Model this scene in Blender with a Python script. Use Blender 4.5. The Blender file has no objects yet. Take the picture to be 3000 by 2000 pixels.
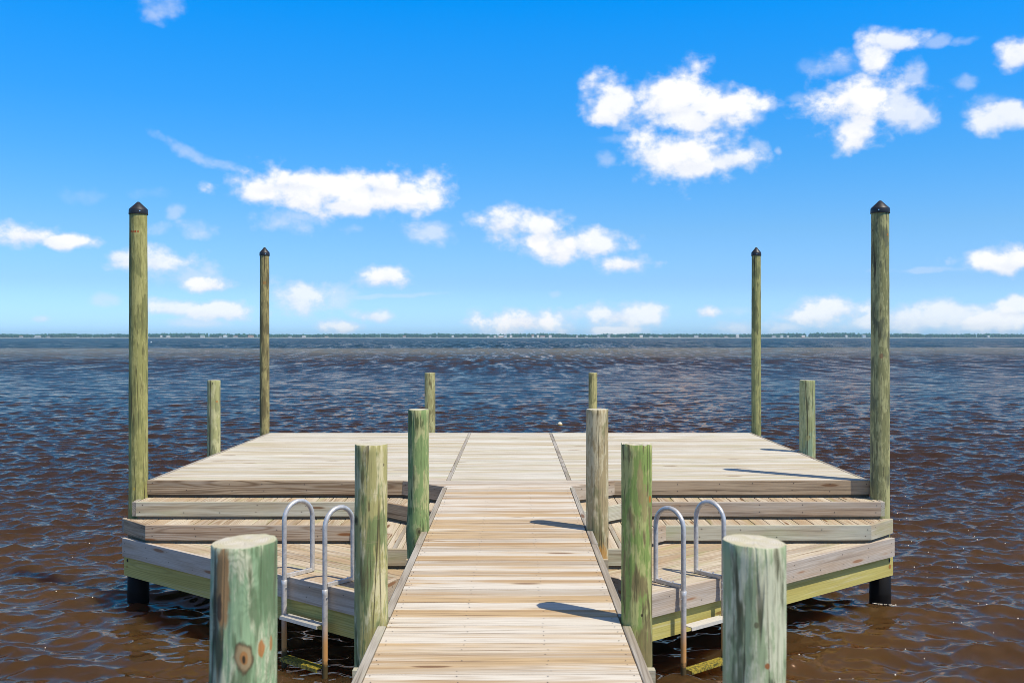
import bpy, math, random
import numpy as np
from mathutils import Vector, noise as mnoise

R = math.radians
rng = random.Random(7)
scene = bpy.context.scene
COL = scene.collection

# ------------------------------------------------------------------ levels (metres, water level = 0)
CAM_Z = 2.69
DECK = 1.23                       # walkway and platform
STEP_A, STEP_B, LAND = 1.058, 0.886, 0.714
HAZE = 1.3e-4
XC = -0.045                       # centre line of the dock

# ------------------------------------------------------------------ node helper
class NT:
    def __init__(self, tree):
        self.t = tree
        tree.nodes.clear()
    def n(self, typ, inputs=None, **props):
        nd = self.t.nodes.new(typ)
        for k, v in props.items():
            setattr(nd, k, v)
        for k, v in (inputs or {}).items():
            s = nd.inputs[k]
            if isinstance(v, bpy.types.NodeSocket):
                self.t.links.new(v, s)
            elif isinstance(v, bpy.types.Node):
                self.t.links.new(v.outputs[0], s)
            else:
                s.default_value = v
        return nd
    def m(self, op, a, b=0.0, c=None, clamp=False):
        ins = {0: a, 1: b}
        if c is not None:
            ins[2] = c
        return self.n('ShaderNodeMath', ins, operation=op, use_clamp=clamp).outputs[0]
    def vm(self, op, a, b=(0, 0, 0)):
        nd = self.n('ShaderNodeVectorMath', {0: a, 1: b}, operation=op)
        return nd.outputs['Value'] if op in ('LENGTH', 'DOT_PRODUCT', 'DISTANCE') else nd.outputs[0]
    def noise(self, vec, scale=1.0, detail=3.0, rough=0.5, dist=0.0):
        return self.n('ShaderNodeTexNoise', {'Vector': vec, 'Scale': scale, 'Detail': detail,
                      'Roughness': rough, 'Distortion': dist}).outputs[0]
    def ss(self, v, a, b, lo=0.0, hi=1.0):
        return self.n('ShaderNodeMapRange', {0: v, 1: a, 2: b, 3: lo, 4: hi},
                      interpolation_type='SMOOTHSTEP').outputs[0]
    def mix(self, f, a, b, mode='MIX'):
        nd = self.t.nodes.new('ShaderNodeMix')
        nd.data_type = 'RGBA'
        nd.blend_type = mode
        for idx, v in ((0, f), (6, a), (7, b)):
            s = nd.inputs[idx]
            if isinstance(v, bpy.types.NodeSocket):
                self.t.links.new(v, s)
            elif idx == 0:
                s.default_value = v
            else:
                s.default_value = (*v, 1.0) if len(v) == 3 else v
        return nd.outputs[2]
    def xyz(self, v):
        nd = self.n('ShaderNodeSeparateXYZ', {0: v})
        return nd.outputs[0], nd.outputs[1], nd.outputs[2]
    def comb(self, x, y, z):
        return self.n('ShaderNodeCombineXYZ', {0: x, 1: y, 2: z}).outputs[0]

def new_mat(name):
    m = bpy.data.materials.new(name)
    m.use_nodes = True
    return m, NT(m.node_tree)

def finish(n, base, rough=0.6, bump=None, strength=0.3, dist=0.01, metal=0.0, ior=1.45, spec=0.5):
    ins = {'Base Color': base, 'Roughness': rough, 'Metallic': metal, 'IOR': ior, 'Specular IOR Level': spec}
    if bump is not None:
        ins['Normal'] = n.n('ShaderNodeBump', {'Height': bump, 'Strength': strength, 'Distance': dist}).outputs[0]
    b = n.n('ShaderNodeBsdfPrincipled', ins)
    n.n('ShaderNodeOutputMaterial', {'Surface': b.outputs[0]})

# ------------------------------------------------------------------ materials
def wood_mat(name, light, tan, dark, grey=(0.36, 0.33, 0.29), streak=0.55, ring=0.45, green=0.0, varia=1.0, knot=(0.16, 0.08, 0.035), stain=0.0):
    """sawn board: 'grain' = (along, across, up) in metres, shifted per board; 'tone' = three random numbers per board"""
    m, n = new_mat(name)
    G = n.n('ShaderNodeAttribute', attribute_name='grain').outputs['Vector']
    T = n.n('ShaderNodeAttribute', attribute_name='tone').outputs['Vector']
    t0, t1, t2 = n.xyz(T)
    big = n.noise(n.vm('MULTIPLY', G, (0.9, 8, 8)), detail=3)
    strk = n.noise(n.vm('MULTIPLY', G, (0.8, 36, 36)), detail=5, rough=0.62)
    fine = n.noise(n.vm('MULTIPLY', G, (5.0, 230, 230)), detail=2)
    wob = n.noise(n.vm('MULTIPLY', G, (0.8, 4, 4)), detail=2)
    # growth rings cut by the board: distance from a wandering pith line
    gx, gy, gz = n.xyz(G)
    py = n.m('ADD', gy, n.m('MULTIPLY', n.m('SUBTRACT', t0, 0.5), 0.14))
    py = n.m('ADD', py, n.m('MULTIPLY', n.m('SUBTRACT', wob, 0.5), 0.10))
    tilt = n.m('MULTIPLY', n.m('SINE', n.m('MULTIPLY', gx, 0.9)), 0.035)
    pz = n.m('ADD', gz, n.m('ADD', tilt, n.m('ADD', n.m('MULTIPLY', t1, 0.09), 0.02)))
    r = n.m('SQRT', n.m('ADD', n.m('MULTIPLY', py, py), n.m('MULTIPLY', pz, pz)))
    ph = n.m('ADD', n.m('MULTIPLY', r, 2 * math.pi / 0.013), n.m('MULTIPLY', wob, 9.0))
    rg = n.m('POWER', n.m('ADD', n.m('MULTIPLY', n.m('SINE', ph), 0.5), 0.5), 2.2)
    rg = n.m('MULTIPLY', rg, n.ss(t2, 0.15, 0.9, 0.25, 1.0))
    # board tone
    tone = n.m('ADD', n.m('MULTIPLY', n.m('SUBTRACT', t1, 0.5), 0.75 * varia), n.m('MULTIPLY', n.m('SUBTRACT', big, 0.5), 2.2))
    c = n.mix(n.ss(tone, -0.3, 0.5), light, tan)
    gr = n.m('ADD', n.m('MULTIPLY', n.m('SUBTRACT', t2, 0.5), 0.7 * varia), n.m('MULTIPLY', n.m('SUBTRACT', n.noise(n.vm('MULTIPLY', G, (0.7, 11, 11)), detail=2), 0.5), 1.2))
    c = n.mix(n.ss(gr, 0.05, 0.6, 0.0, 0.75), c, grey)
    c = n.mix(n.m('MULTIPLY', rg, ring), c, n.mix(0.5, tan, dark))
    c = n.mix(n.ss(strk, 0.53, 0.70, 0.0, streak), c, dark)
    if stain > 0:
        sn = n.m('ADD', n.noise(n.vm('MULTIPLY', G, (0.45, 15, 15)), detail=3, rough=0.6), n.m('MULTIPLY', n.m('SUBTRACT', t0, 0.5), 0.16))
        c = n.mix(n.ss(sn, 0.52, 0.68, 0.0, stain), c, (0.40, 0.25, 0.115))
    c = n.mix(n.ss(strk, 0.44, 0.28, 0.0, 0.5), c, n.mix(0.4, light, (0.78, 0.74, 0.68)))
    c = n.mix(n.ss(fine, 0.35, 0.75, 0.0, 0.28), c, dark)
    if green > 0:
        gn = n.noise(n.vm('MULTIPLY', G, (1.3, 7, 7)), detail=3)
        c = n.mix(n.ss(gn, 0.5, 0.72, 0.0, green), c, (0.30, 0.36, 0.12))
    # knots, few and small
    vo = n.n('ShaderNodeTexVoronoi', {'Vector': n.vm('ADD', n.vm('MULTIPLY', G, (1.15, 7.0, 7.0)), n.comb(0.0, n.m('MULTIPLY', t0, 31.0), 0.0)), 'Scale': 1.0, 'Randomness': 1.0}, voronoi_dimensions='3D')
    kd = n.m('ADD', vo.outputs['Distance'], n.m('MULTIPLY', n.m('SUBTRACT', strk, 0.5), 0.06))
    c = n.mix(n.ss(kd, 0.19, 0.12, 0.0, 0.45), c, tan)
    c = n.mix(n.ss(kd, 0.125, 0.075, 0.0, 0.9), c, knot)
    h = n.m('ADD', n.m('MULTIPLY', strk, 0.6), n.m('MULTIPLY', fine, 0.4))
    finish(n, c, 0.72, h, 0.35, 0.004, spec=0.25)
    return m

M_DECK = wood_mat('weathered_deck_boards', (0.665, 0.605, 0.50), (0.53, 0.375, 0.20), (0.16, 0.095, 0.045), grey=(0.43, 0.38, 0.305), streak=0.85, ring=0.45, varia=1.3, stain=0.85)
M_DECK_PALE = wood_mat('bleached_platform_boards', (0.665, 0.625, 0.53), (0.52, 0.44, 0.29), (0.19, 0.14, 0.08), grey=(0.44, 0.415, 0.345), streak=0.8, ring=0.4, green=0.25, varia=0.85, stain=0.35)
M_TREAD = wood_mat('step_tread_boards', (0.58, 0.50, 0.37), (0.44, 0.325, 0.20), (0.16, 0.095, 0.05), grey=(0.38, 0.335, 0.27), streak=0.7, ring=0.9, green=0.3)
M_GREYFASCIA = wood_mat('grey_brown_board', (0.45, 0.34, 0.22), (0.31, 0.20, 0.11), (0.07, 0.042, 0.022), grey=(0.27, 0.215, 0.15), streak=0.75, ring=0.9)
M_PALEFASCIA = wood_mat('pale_greenish_board', (0.52, 0.50, 0.38), (0.43, 0.35, 0.23), (0.15, 0.105, 0.06), grey=(0.40, 0.38, 0.30), streak=0.55, ring=0.6, green=0.3)
M_TANFASCIA = wood_mat('tan_grey_board', (0.48, 0.41, 0.32), (0.38, 0.27, 0.17), (0.12, 0.07, 0.04), grey=(0.31, 0.265, 0.215), streak=0.7, ring=0.85, knot=(0.20, 0.075, 0.02))
M_PINKFASCIA = wood_mat('pinkish_grey_board', (0.56, 0.485, 0.39), (0.46, 0.345, 0.235), (0.20, 0.135, 0.085), grey=(0.45, 0.41, 0.355), streak=0.45, ring=0.35, knot=(0.30, 0.15, 0.075))
M_EDGE = wood_mat('grey_edge_board', (0.44, 0.40, 0.33), (0.33, 0.275, 0.20), (0.10, 0.075, 0.055), grey=(0.28, 0.255, 0.215), streak=0.8, ring=0.9, green=0.2)
M_BEAM = wood_mat('green_treated_beam', (0.52, 0.46, 0.14), (0.45, 0.375, 0.105), (0.22, 0.19, 0.05), grey=(0.42, 0.42, 0.15), streak=0.4, ring=0.6, varia=0.4, knot=(0.2, 0.12, 0.03))
M_TOE = wood_mat('brown_riser_board', (0.25, 0.19, 0.12), (0.20, 0.14, 0.08), (0.08, 0.05, 0.03), grey=(0.17, 0.14, 0.11), streak=0.5, ring=0.5)

def pile_mat(name, light, mid, dark, deep, crack=0.8, marks=(), ripple=0.0, wet=0.33):
    """round treated pine pile; marks = (angle, radius, z, half width, half height, colour, strength)"""
    m, n = new_mat(name)
    P = n.n('ShaderNodeTexCoord').outputs['Object']
    rnd = n.n('ShaderNodeObjectInfo').outputs['Random']
    off = n.comb(n.m('MULTIPLY', rnd, 37.0), n.m('MULTIPLY', rnd, 11.0), n.m('MULTIPLY', rnd, 53.0))
    def nz(sc, detail=3, rough=0.5, dist=0.0):
        return n.noise(n.vm('ADD', n.vm('MULTIPLY', P, sc), off), detail=detail, rough=rough, dist=dist)
    patch = nz((10, 10, 3.4), 5, 0.68)
    patch2 = nz((6, 6, 2.6), 3, 0.6, 0.6)
    st = nz((34, 34, 3.6), 4, 0.62)
    fn = nz((120, 120, 10.0), 3, 0.6)
    cr = nz((15, 15, 0.22), 1)
    x, y, z = n.xyz(P)
    mid_n = nz((24, 24, 8.0), 4, 0.65)
    v = n.m('ADD', n.m('ADD', patch, n.m('MULTIPLY', n.m('SUBTRACT', st, 0.5), 0.8)), n.m('MULTIPLY', n.m('SUBTRACT', mid_n, 0.5), 0.7))
    c = n.mix(n.ss(v, 0.42, 0.57), mid, light)
    c = n.mix(n.ss(n.m('ADD', patch2, n.m('MULTIPLY', n.m('SUBTRACT', st, 0.5), 0.7)), 0.51, 0.61, 0.0, 0.9), c, dark)
    c = n.mix(n.ss(st, 0.54, 0.68, 0.0, 0.75), c, deep)
    c = n.mix(n.ss(fn, 0.48, 0.75, 0.0, 0.45), c, deep)
    if ripple > 0:
        rp = n.m('SINE', n.m('ADD', n.m('MULTIPLY', z, 260.0), n.m('MULTIPLY', nz((16, 16, 5), 3), 75.0)))
        rm = n.m('MULTIPLY', n.ss(rp, -0.2, 0.9), n.ss(nz((5, 5, 3), 1), 0.42, 0.6, 0.0, ripple))
        c = n.mix(rm, c, dark)
    # long drying cracks and short cross marks
    line = n.m('ABSOLUTE', n.m('SUBTRACT', cr, 0.5))
    c = n.mix(n.m('MULTIPLY', n.ss(line, 0.015, 0.004), n.ss(nz((6, 6, 1.2), 1), 0.45, 0.55, 0.0, crack)), c, (0.05, 0.035, 0.02))
    xs = nz((3.0, 3.0, 17.0), 1)
    xm = n.m('MULTIPLY', n.ss(n.m('ABSOLUTE', n.m('SUBTRACT', xs, 0.5)), 0.014, 0.004), n.ss(nz((9, 9, 7), 1), 0.55, 0.66, 0.0, 0.5))
    c = n.mix(xm, c, n.mix(0.6, light, deep))
    jit = n.m('SUBTRACT', nz((60, 60, 26), 3), 0.5)
    for (a, rad, zc, hw, hh, colr, stg) in marks:
        d = n.vm('SUBTRACT', P, (rad * math.cos(a), rad * math.sin(a), zc))
        d = n.vm('MULTIPLY', d, (1 / hw, 1 / hw, 1 / hh))
        q = n.m('ADD', n.vm('LENGTH', d), n.m('MULTIPLY', jit, 0.9))
        c = n.mix(n.ss(q, 1.05, 0.75, 0.0, stg), c, colr)
    # waterline: wet, weed-stained wood
    wl = n.m('ADD', z, n.m('MULTIPLY', n.m('SUBTRACT', patch2, 0.5), 0.22))
    c = n.mix(n.ss(wl, wet + 0.04, wet - 0.05, 0.0, 0.9), c, (0.02, 0.018, 0.01))
    h = n.m('ADD', n.m('MULTIPLY', st, 0.7), n.m('MULTIPLY', fn, 0.3))
    h = n.m('SUBTRACT', h, n.m('MULTIPLY', n.ss(line, 0.012, 0.003), 0.8))
    finish(n, c, 0.7, h, 0.5, 0.008, spec=0.25)
    return m

def end_grain_mat():
    m, n = new_mat('pile_end_grain')
    P = n.n('ShaderNodeTexCoord').outputs['Object']
    x, y, z = n.xyz(P)
    wob = n.noise(n.vm('MULTIPLY', P, (14, 14, 14)), detail=3)
    r = n.m('SQRT', n.m('ADD', n.m('MULTIPLY', x, x), n.m('MULTIPLY', y, y)))
    rg = n.m('ADD', n.m('MULTIPLY', n.m('SINE', n.m('ADD', n.m('MULTIPLY', r, 900.0), n.m('MULTIPLY', wob, 10.0))), 0.5), 0.5)
    c = n.mix(n.ss(wob, 0.35, 0.65), (0.50, 0.46, 0.31), (0.57, 0.53, 0.45))
    c = n.mix(n.m('MULTIPLY', rg, 0.3), c, (0.35, 0.28, 0.15))
    c = n.mix(n.ss(r, 0.07, 0.09, 0.0, 0.5), c, (0.42, 0.44, 0.25))
    finish(n, c, 0.8, rg, 0.3, 0.003, spec=0.2)
    return m
M_END = end_grain_mat()

def metal_mat(name, rusty=True):
    m, n = new_mat(name)
    P = n.n('ShaderNodeTexCoord').outputs['Object']
    x, y, z = n.xyz(P)
    nz = n.noise(P, 30.0, 3, 0.6)
    nf = n.noise(P, 160.0, 3, 0.7)
    c = n.mix(n.ss(nz, 0.35, 0.7), (0.62, 0.60, 0.57), (0.47, 0.455, 0.43))
    c = n.mix(n.ss(nf, 0.52, 0.72, 0.0, 0.4), c, (0.30, 0.29, 0.28))
    rough = n.ss(nf, 0.3, 0.8, 0.32, 0.55)
    met = 0.4
    if rusty:
        zz = n.m('ADD', z, n.m('MULTIPLY', n.m('SUBTRACT', nz, 0.5), 0.12))
        f = n.ss(zz, 0.52, 0.24)
        c = n.mix(n.m('MULTIPLY', f, 0.92), c, (0.50, 0.235, 0.045))
        c = n.mix(n.ss(zz, 0.16, 0.10), c, (0.07, 0.05, 0.015))
        met = n.m('MULTIPLY', n.m('SUBTRACT', 1.0, f), 0.4)
        rough = n.m('ADD', rough, n.m('MULTIPLY', f, 0.25))
    finish(n, c, rough, nf, 0.12, 0.002, metal=met)
    return m
M_ALU = metal_mat('dull_aluminium')

def tread_metal(name, algae):
    m, n = new_mat(name)
    G = n.n('ShaderNodeTexCoord').outputs['Object']
    nz = n.noise(G, 45.0, 4, 0.65)
    c = n.mix(n.ss(nz, 0.3, 0.7), (0.60, 0.55, 0.45), (0.50, 0.47, 0.40))
    if algae:
        c = n.mix(n.ss(nz, 0.4, 0.6), (0.32, 0.24, 0.02), (0.07, 0.065, 0.008))
    finish(n, c, 0.55, nz, 0.4 if algae else 0.1, 0.006, metal=0.0 if algae else 0.35)
    return m
M_TREADMETAL = tread_metal('ribbed_aluminium', False)
M_ALGAE = tread_metal('algae_on_metal', True)

def plain(name, col, rough=0.5, metal=0.0, nscale=20.0, var=0.25, bump=0.1, spec=0.5):
    m, n = new_mat(name)
    P = n.n('ShaderNodeTexCoord').outputs['Object']
    nz = n.noise(P, nscale, 3, 0.6)
    c = n.mix(n.ss(nz, 0.3, 0.7, 0.0, var), col, tuple(v * 0.55 for v in col))
    finish(n, c, rough, nz, bump, 0.003, metal=metal, spec=spec)
    return m
M_CAP = plain('black_plastic_cap', (0.022, 0.022, 0.024), 0.45)
M_WRAP = plain('black_pile_wrap', (0.009, 0.008, 0.007), 0.6, nscale=12, spec=0.15)
M_SCREW = plain('screw_head', (0.07, 0.05, 0.04), 0.5)
M_STEEL = plain('bright_steel', (0.75, 0.75, 0.75), 0.25, metal=0.9)
M_HOLE = plain('dark_bolt_hole', (0.012, 0.009, 0.007), 0.8)
M_RUST = plain('rust_stain', (0.36, 0.15, 0.03), 0.85, nscale=60)
M_FOAM = plain('foam_fleck', (0.78, 0.70, 0.55), 0.7)

# ------------------------------------------------------------------ mesh builder
def clip_half(poly, a, b, c):
    """keep a*x + b*y <= c"""
    out = []
    for i in range(len(poly)):
        p, q = poly[i], poly[(i + 1) % len(poly)]
        dp, dq = a * p[0] + b * p[1] - c, a * q[0] + b * q[1] - c
        if dp <= 0:
            out.append(p)
        if (dp < 0 < dq) or (dq < 0 < dp):
            t = dp / (dp - dq)
            out.append((p[0] + (q[0] - p[0]) * t, p[1] + (q[1] - p[1]) * t))
    res = []
    for p in out:
        if not res or math.hypot(p[0] - res[-1][0], p[1] - res[-1][1]) > 1e-4:
            res.append(p)
    if len(res) > 1 and math.hypot(res[0][0] - res[-1][0], res[0][1] - res[-1][1]) < 1e-4:
        res.pop()
    return res

def area(poly):
    return 0.5 * sum(poly[i][0] * poly[(i + 1) % len(poly)][1] - poly[(i + 1) % len(poly)][0] * poly[i][1] for i in range(len(poly)))

def inset(poly, d):
    out = []
    k = len(poly)
    for i in range(k):
        p0, p1, p2 = poly[i - 1], poly[i], poly[(i + 1) % k]
        e1 = Vector((p1[0] - p0[0], p1[1] - p0[1])).normalized()
        e2 = Vector((p2[0] - p1[0], p2[1] - p1[1])).normalized()
        n1, n2 = Vector((-e1.y, e1.x)), Vector((-e2.y, e2.x))
        b = n1 + n2
        s = d / max(0.35, (b.length_squared / 2))
        out.append((p1[0] + b.x * s, p1[1] + b.y * s))
    return out

class MB:
    def __init__(self):
        self.v, self.f, self.g, self.t, self.mi, self.sm = [], [], [], [], [], []
        self.mat_index = 0
    def add(self, verts, faces, grain=None, tone=(0.5, 0.5, 0.5), smooth=False):
        o = len(self.v)
        self.v += [tuple(p) for p in verts]
        self.g += [tuple(p) for p in (grain if grain else verts)]
        self.t += [tone] * len(verts)
        for f in faces:
            self.f.append(tuple(i + o for i in f))
            self.mi.append(self.mat_index)
            self.sm.append(smooth)
    def prism(self, poly, ztop, thick, along=(1, 0), cham=0.003, tone=None, warp=0.0):
        """one board: plan outline, top height, thickness, grain direction"""
        if len(poly) < 3:
            return
        if area(poly) < 0:
            poly = poly[::-1]
        if abs(area(poly)) < 4e-4:
            return
        L = math.hypot(*along)
        dx, dy = along[0] / L, along[1] / L
        cx = sum(p[0] for p in poly) / len(poly)
        cy = sum(p[1] for p in poly) / len(poly)
        k = len(poly)
        top = inset(poly, cham)
        vs = [(p[0], p[1], ztop) for p in top] + [(p[0], p[1], ztop - cham) for p in poly] + \
             [(p[0], p[1], ztop - thick) for p in poly]
        fs = [tuple(range(k))] + [(k + i, k + (i + 1) % k, (i + 1) % k, i) for i in range(k)] + \
             [(2 * k + i, 2 * k + (i + 1) % k, k + (i + 1) % k, k + i) for i in range(k)] + [tuple(range(3 * k - 1, 2 * k - 1, -1))]
        lo = rng.uniform(0, 90)
        gr = [(lo + (p[0] - cx) * dx + (p[1] - cy) * dy, -(p[0] - cx) * dy + (p[1] - cy) * dx, p[2] - ztop) for p in vs]
        if tone is None:
            tone = (rng.random(), rng.random(), rng.random())
        self.add(vs, fs, gr, tone)
    def box(self, x0, x1, y0, y1, z0, z1, along=None, cham=0.003, tone=None):
        along = along or ((1, 0) if x1 - x0 >= y1 - y0 else (0, 1))
        self.prism([(x0, y0), (x1, y0), (x1, y1), (x0, y1)], z1, z1 - z0, along, cham, tone)
    def tube(self, pts, r, seg=14, cap=True):
        pts = [Vector(p) for p in pts]
        rr = r if isinstance(r, (list, tuple)) else [r] * len(pts)
        vs, fs = [], []
        ref = None
        for i, p in enumerate(pts):
            a, b = pts[max(i - 1, 0)], pts[min(i + 1, len(pts) - 1)]
            d = (b - a).normalized()
            if ref is None:
                ref = d.orthogonal().normalized()
            u = (ref - d * ref.dot(d)).normalized()
            ref = u
            w = d.cross(u)
            for s in range(seg):
                t = 2 * math.pi * s / seg
                vs.append(p + (u * math.cos(t) + w * math.sin(t)) * rr[i])
        for i in range(len(pts) - 1):
            for s in range(seg):
                s2 = (s + 1) % seg
                fs.append((i * seg + s, i * seg + s2, (i + 1) * seg + s2, (i + 1) * seg + s))
        self.add(vs, fs, smooth=True)
        if cap:
            for base, rev in ((0, True), ((len(pts) - 1) * seg, False)):
                ring = list(range(seg))
                self.add([vs[base + s] for s in ring], [tuple(reversed(ring)) if rev else tuple(ring)])
    def lathe(self, prof, seg=24, c=(0, 0, 0)):
        vs, fs = [], []
        for (r, z) in prof:
            for s in range(seg):
                t = 2 * math.pi * s / seg
                vs.append((c[0] + r * math.cos(t), c[1] + r * math.sin(t), c[2] + z))
        for i in range(len(prof) - 1):
            for s in range(seg):
                s2 = (s + 1) % seg
                fs.append((i * seg + s, i * seg + s2, (i + 1) * seg + s2, (i + 1) * seg + s))
        self.add(vs, fs, smooth=True)
    def build(self, name, mats, parent=None, loc=(0, 0, 0)):
        me = bpy.data.meshes.new(name)
        me.from_pydata(self.v, [], self.f)
        mats = mats if isinstance(mats, (list, tuple)) else [mats]
        for m in mats:
            me.materials.append(m)
        me.polygons.foreach_set('material_index', self.mi)
        me.polygons.foreach_set('use_smooth', self.sm)
        a = me.attributes.new('grain', 'FLOAT_VECTOR', 'POINT')
        a.data.foreach_set('vector', np.array(self.g, dtype=np.float32).ravel())
        b = me.attributes.new('tone', 'FLOAT_VECTOR', 'POINT')
        b.data.foreach_set('vector', np.array(self.t, dtype=np.float32).ravel())
        me.update()
        o = bpy.data.objects.new(name, me)
        COL.objects.link(o)
        o.location = loc
        if parent:
            o.parent = parent
        return o

def empty(name, loc=(0, 0, 0)):
    o = bpy.data.objects.new(name, None)
    o.empty_display_size = 0.1
    COL.objects.link(o)
    o.location = loc
    return o

def tag(o, label=None, cat=None, group=None, kind=None):
    if label: o['label'] = label
    if cat: o['category'] = cat
    if group: o['group'] = group
    if kind: o['kind'] = kind
    return o

def mx(x, s):
    """right-hand x (s=1) or its mirror about the dock's centre line (s=-1)"""
    return x if s > 0 else 2 * XC - x
def mpoly(poly, s):
    return [(mx(p[0], s), p[1]) for p in poly]

def offset_line(pts, d):
    """shift an open polyline sideways (to its left) with mitred corners"""
    out = []
    for i, p in enumerate(pts):
        ns = []
        if i > 0:
            e = (Vector(p) - Vector(pts[i - 1])).normalized(); ns.append(Vector((-e.y, e.x)))
        if i < len(pts) - 1:
            e = (Vector(pts[i + 1]) - Vector(p)).normalized(); ns.append(Vector((-e.y, e.x)))
        if len(ns) == 1:
            v = ns[0] * d
        else:
            b = ns[0] + ns[1]
            v = b * (d / (b.length_squared / 2))
        out.append((p[0] + v.x, p[1] + v.y))
    return out

# ------------------------------------------------------------------ the dock
def nails(e, p, q, inner, ztop, hgt):
    """nail heads in loose pairs along the outer face of a board"""
    p, q, inner = Vector(p), Vector(q), Vector(inner)
    u = (q - p).normalized()
    o = Vector((u.y, -u.x))
    if o.dot(inner - p) > 0: o = -o
    L = (q - p).length
    e.mat_index = 1
    t = 0.05
    while t < L:
        for fz in (0.24, 0.74):
            if rng.random() < 0.15: continue
            c = p + u * min(L - 0.02, max(0.02, t + rng.uniform(-0.03, 0.03))) + o * 0.0012
            z = ztop - hgt * (fz + rng.uniform(-0.05, 0.05))
            r = 0.0052
            e.add([(c.x + u.x * r * math.cos(k * math.pi / 4), c.y + u.y * r * math.cos(k * math.pi / 4), z + r * math.sin(k * math.pi / 4)) for k in range(8)], [tuple(range(8))])
        t += rng.uniform(0.34, 0.46)
    e.mat_index = 0

BW, GAP, Y0 = 0.1448, 0.0055, 4.297
BI_L, BI_R = XC - 0.594, XC + 0.594          # walkway boards between the edge boards
TE = 0.042                                    # edge board thickness
Y_FRONT, Y_REAR = 10.07, 15.08
X_SIDE = 3.64

def row_range(y0, y1):
    k0 = math.floor((y0 - Y0) / BW + 1e-6)
    k1 = math.ceil((y1 - Y0) / BW - 1e-6)
    return range(k0, k1)

def boards_x(mb, poly, y0, y1, thick=0.036):
    for k in row_range(y0, y1):
        a, b = Y0 + k * BW + GAP / 2, Y0 + (k + 1) * BW - GAP / 2
        if b - a < 0.02:
            continue
        p = clip_half(clip_half(poly, 0, -1, -a), 0, 1, b)
        mb.prism(p, DECK + rng.uniform(-0.0012, 0.0012), thick, (1, 0), 0.0028)

Y_NEAR = 1.2
Y_JOIN = Y0 + 37 * BW                        # where the platform begins (9.65)
Y_STRIP = Y0 + 40 * BW                       # where the divider strips begin (10.09)

# ---- walkway
walk = tag(empty('boardwalk', (XC, Y_NEAR, DECK)), 'long straight boardwalk of pale cross planks leading out to the platform', 'boardwalk')
def under(parent, o):
    o.parent = parent
    o.location = -Vector(parent.location)
    return o
mb = MB()
boards_x(mb, [(BI_L, Y_NEAR), (BI_R, Y_NEAR), (BI_R, Y_JOIN), (BI_L, Y_JOIN)], Y_NEAR, Y_JOIN - 0.01)
under(walk, mb.build('deck_boards', M_DECK))
# near piles, two rows of three
PILES_NEAR = {'L': [(-0.732, 2.66), (-0.728, 5.08), (-0.716, 7.50)], 'R': [(0.648, 2.66), (0.634, 5.08), (0.640, 7.52)]}
for s, key in ((1, 'R'), (-1, 'L')):
    ys = [Y_NEAR] + [y for (_, y) in PILES_NEAR[key]] + [9.62]
    for i in range(len(ys) - 1):
        a = ys[i] + (0.095 if i > 0 else 0)
        b = ys[i + 1] - (0.075 if i < len(ys) - 2 else 0)
        x0, x1 = BI_R + 0.004, BI_R + 0.004 + TE
        e = MB()
        if i == 2:
            # two lengths butt near the third pile
            j = 6.98
            e.prism(mpoly([(x0, a), (x1, a), (x1, j), (x0, j)], s), DECK + 0.001, 0.185, (0, 1))
            e.prism(mpoly([(x0, j + .004), (x1 + .004, j + .004), (x1 + .004, b), (x0, b)], s), DECK + 0.0035, 0.185, (0, 1))
        else:
            e.prism(mpoly([(x0, a), (x1, a), (x1, b), (x0, b)], s), DECK + 0.001, 0.185, (0, 1))
        under(walk, e.build('edge_board', M_EDGE))
for y in (2.50, 4.93, 7.36):
    for dy in (0.0, 0.30):
        e = MB()
        e.box(XC - 0.752, XC + 0.752, y + dy - (0.02 if dy == 0 else -0.02), y + dy + (0.02 if dy == 0 else 0.06), DECK - 0.385, DECK - 0.189)
        under(walk, e.build('cross_beam', M_PALEFASCIA))
for x in (-0.40, 0.30):
    e = MB()
    e.box(x - 0.02, x + 0.02, Y_NEAR, 9.6, DECK - 0.187, DECK - 0.042)
    under(walk, e.build('joist', M_TOE))
scr = MB()
for k in row_range(Y_NEAR, Y_JOIN - 0.01):
    yb = Y0 + k * BW
    for xs in (BI_L + 0.03, XC - 0.19, XC + 0.20, BI_R - 0.03):
        for fy in (0.22, 0.78):
            if rng.random() < 0.12:
                continue
            x, y = xs + rng.uniform(-0.012, 0.012), yb + fy * BW + rng.uniform(-0.006, 0.006)
            r = 0.0036
            ring = [(x + r * math.cos(t * math.pi / 3), y + r * math.sin(t * math.pi / 3), DECK + 0.0018) for t in range(6)]
            scr.add(ring, [tuple(range(6))])
o = under(walk, scr.build('deck_screws', M_SCREW)); o['kind'] = 'stuff'

# ---- platform
plat = tag(empty('platform', (XC, 12.5, DECK)), 'wide raised platform of pale planks at the far end of the boardwalk', 'platform')
IN_F = [(X_SIDE, Y_FRONT), (1.03, Y_FRONT - 0.03), (0.585, 9.655)]     # front edge on the right, outer to inner
mb = MB()
boards_x(mb, [(BI_L, Y_STRIP), (BI_R, Y_STRIP), (BI_R, Y_REAR), (BI_L, Y_REAR)], Y_STRIP, Y_REAR)
under(plat, mb.build('deck_boards', M_DECK_PALE))
mb = MB()
nose = [(mx(1.03 - 0.03, -1), Y_FRONT - 0.03), (mx(0.585, -1), Y_JOIN + .002), (0.585, Y_JOIN + .002), (1.03 - 0.03, Y_FRONT - 0.03), (1.03, Y_STRIP - 0.001), (mx(1.03, -1), Y_STRIP - 0.001)]
boards_x(mb, nose, Y_JOIN, Y_STRIP - 0.01)
under(plat, mb.build('junction_boards', M_DECK))
SX = BI_R + 0.003
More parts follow.
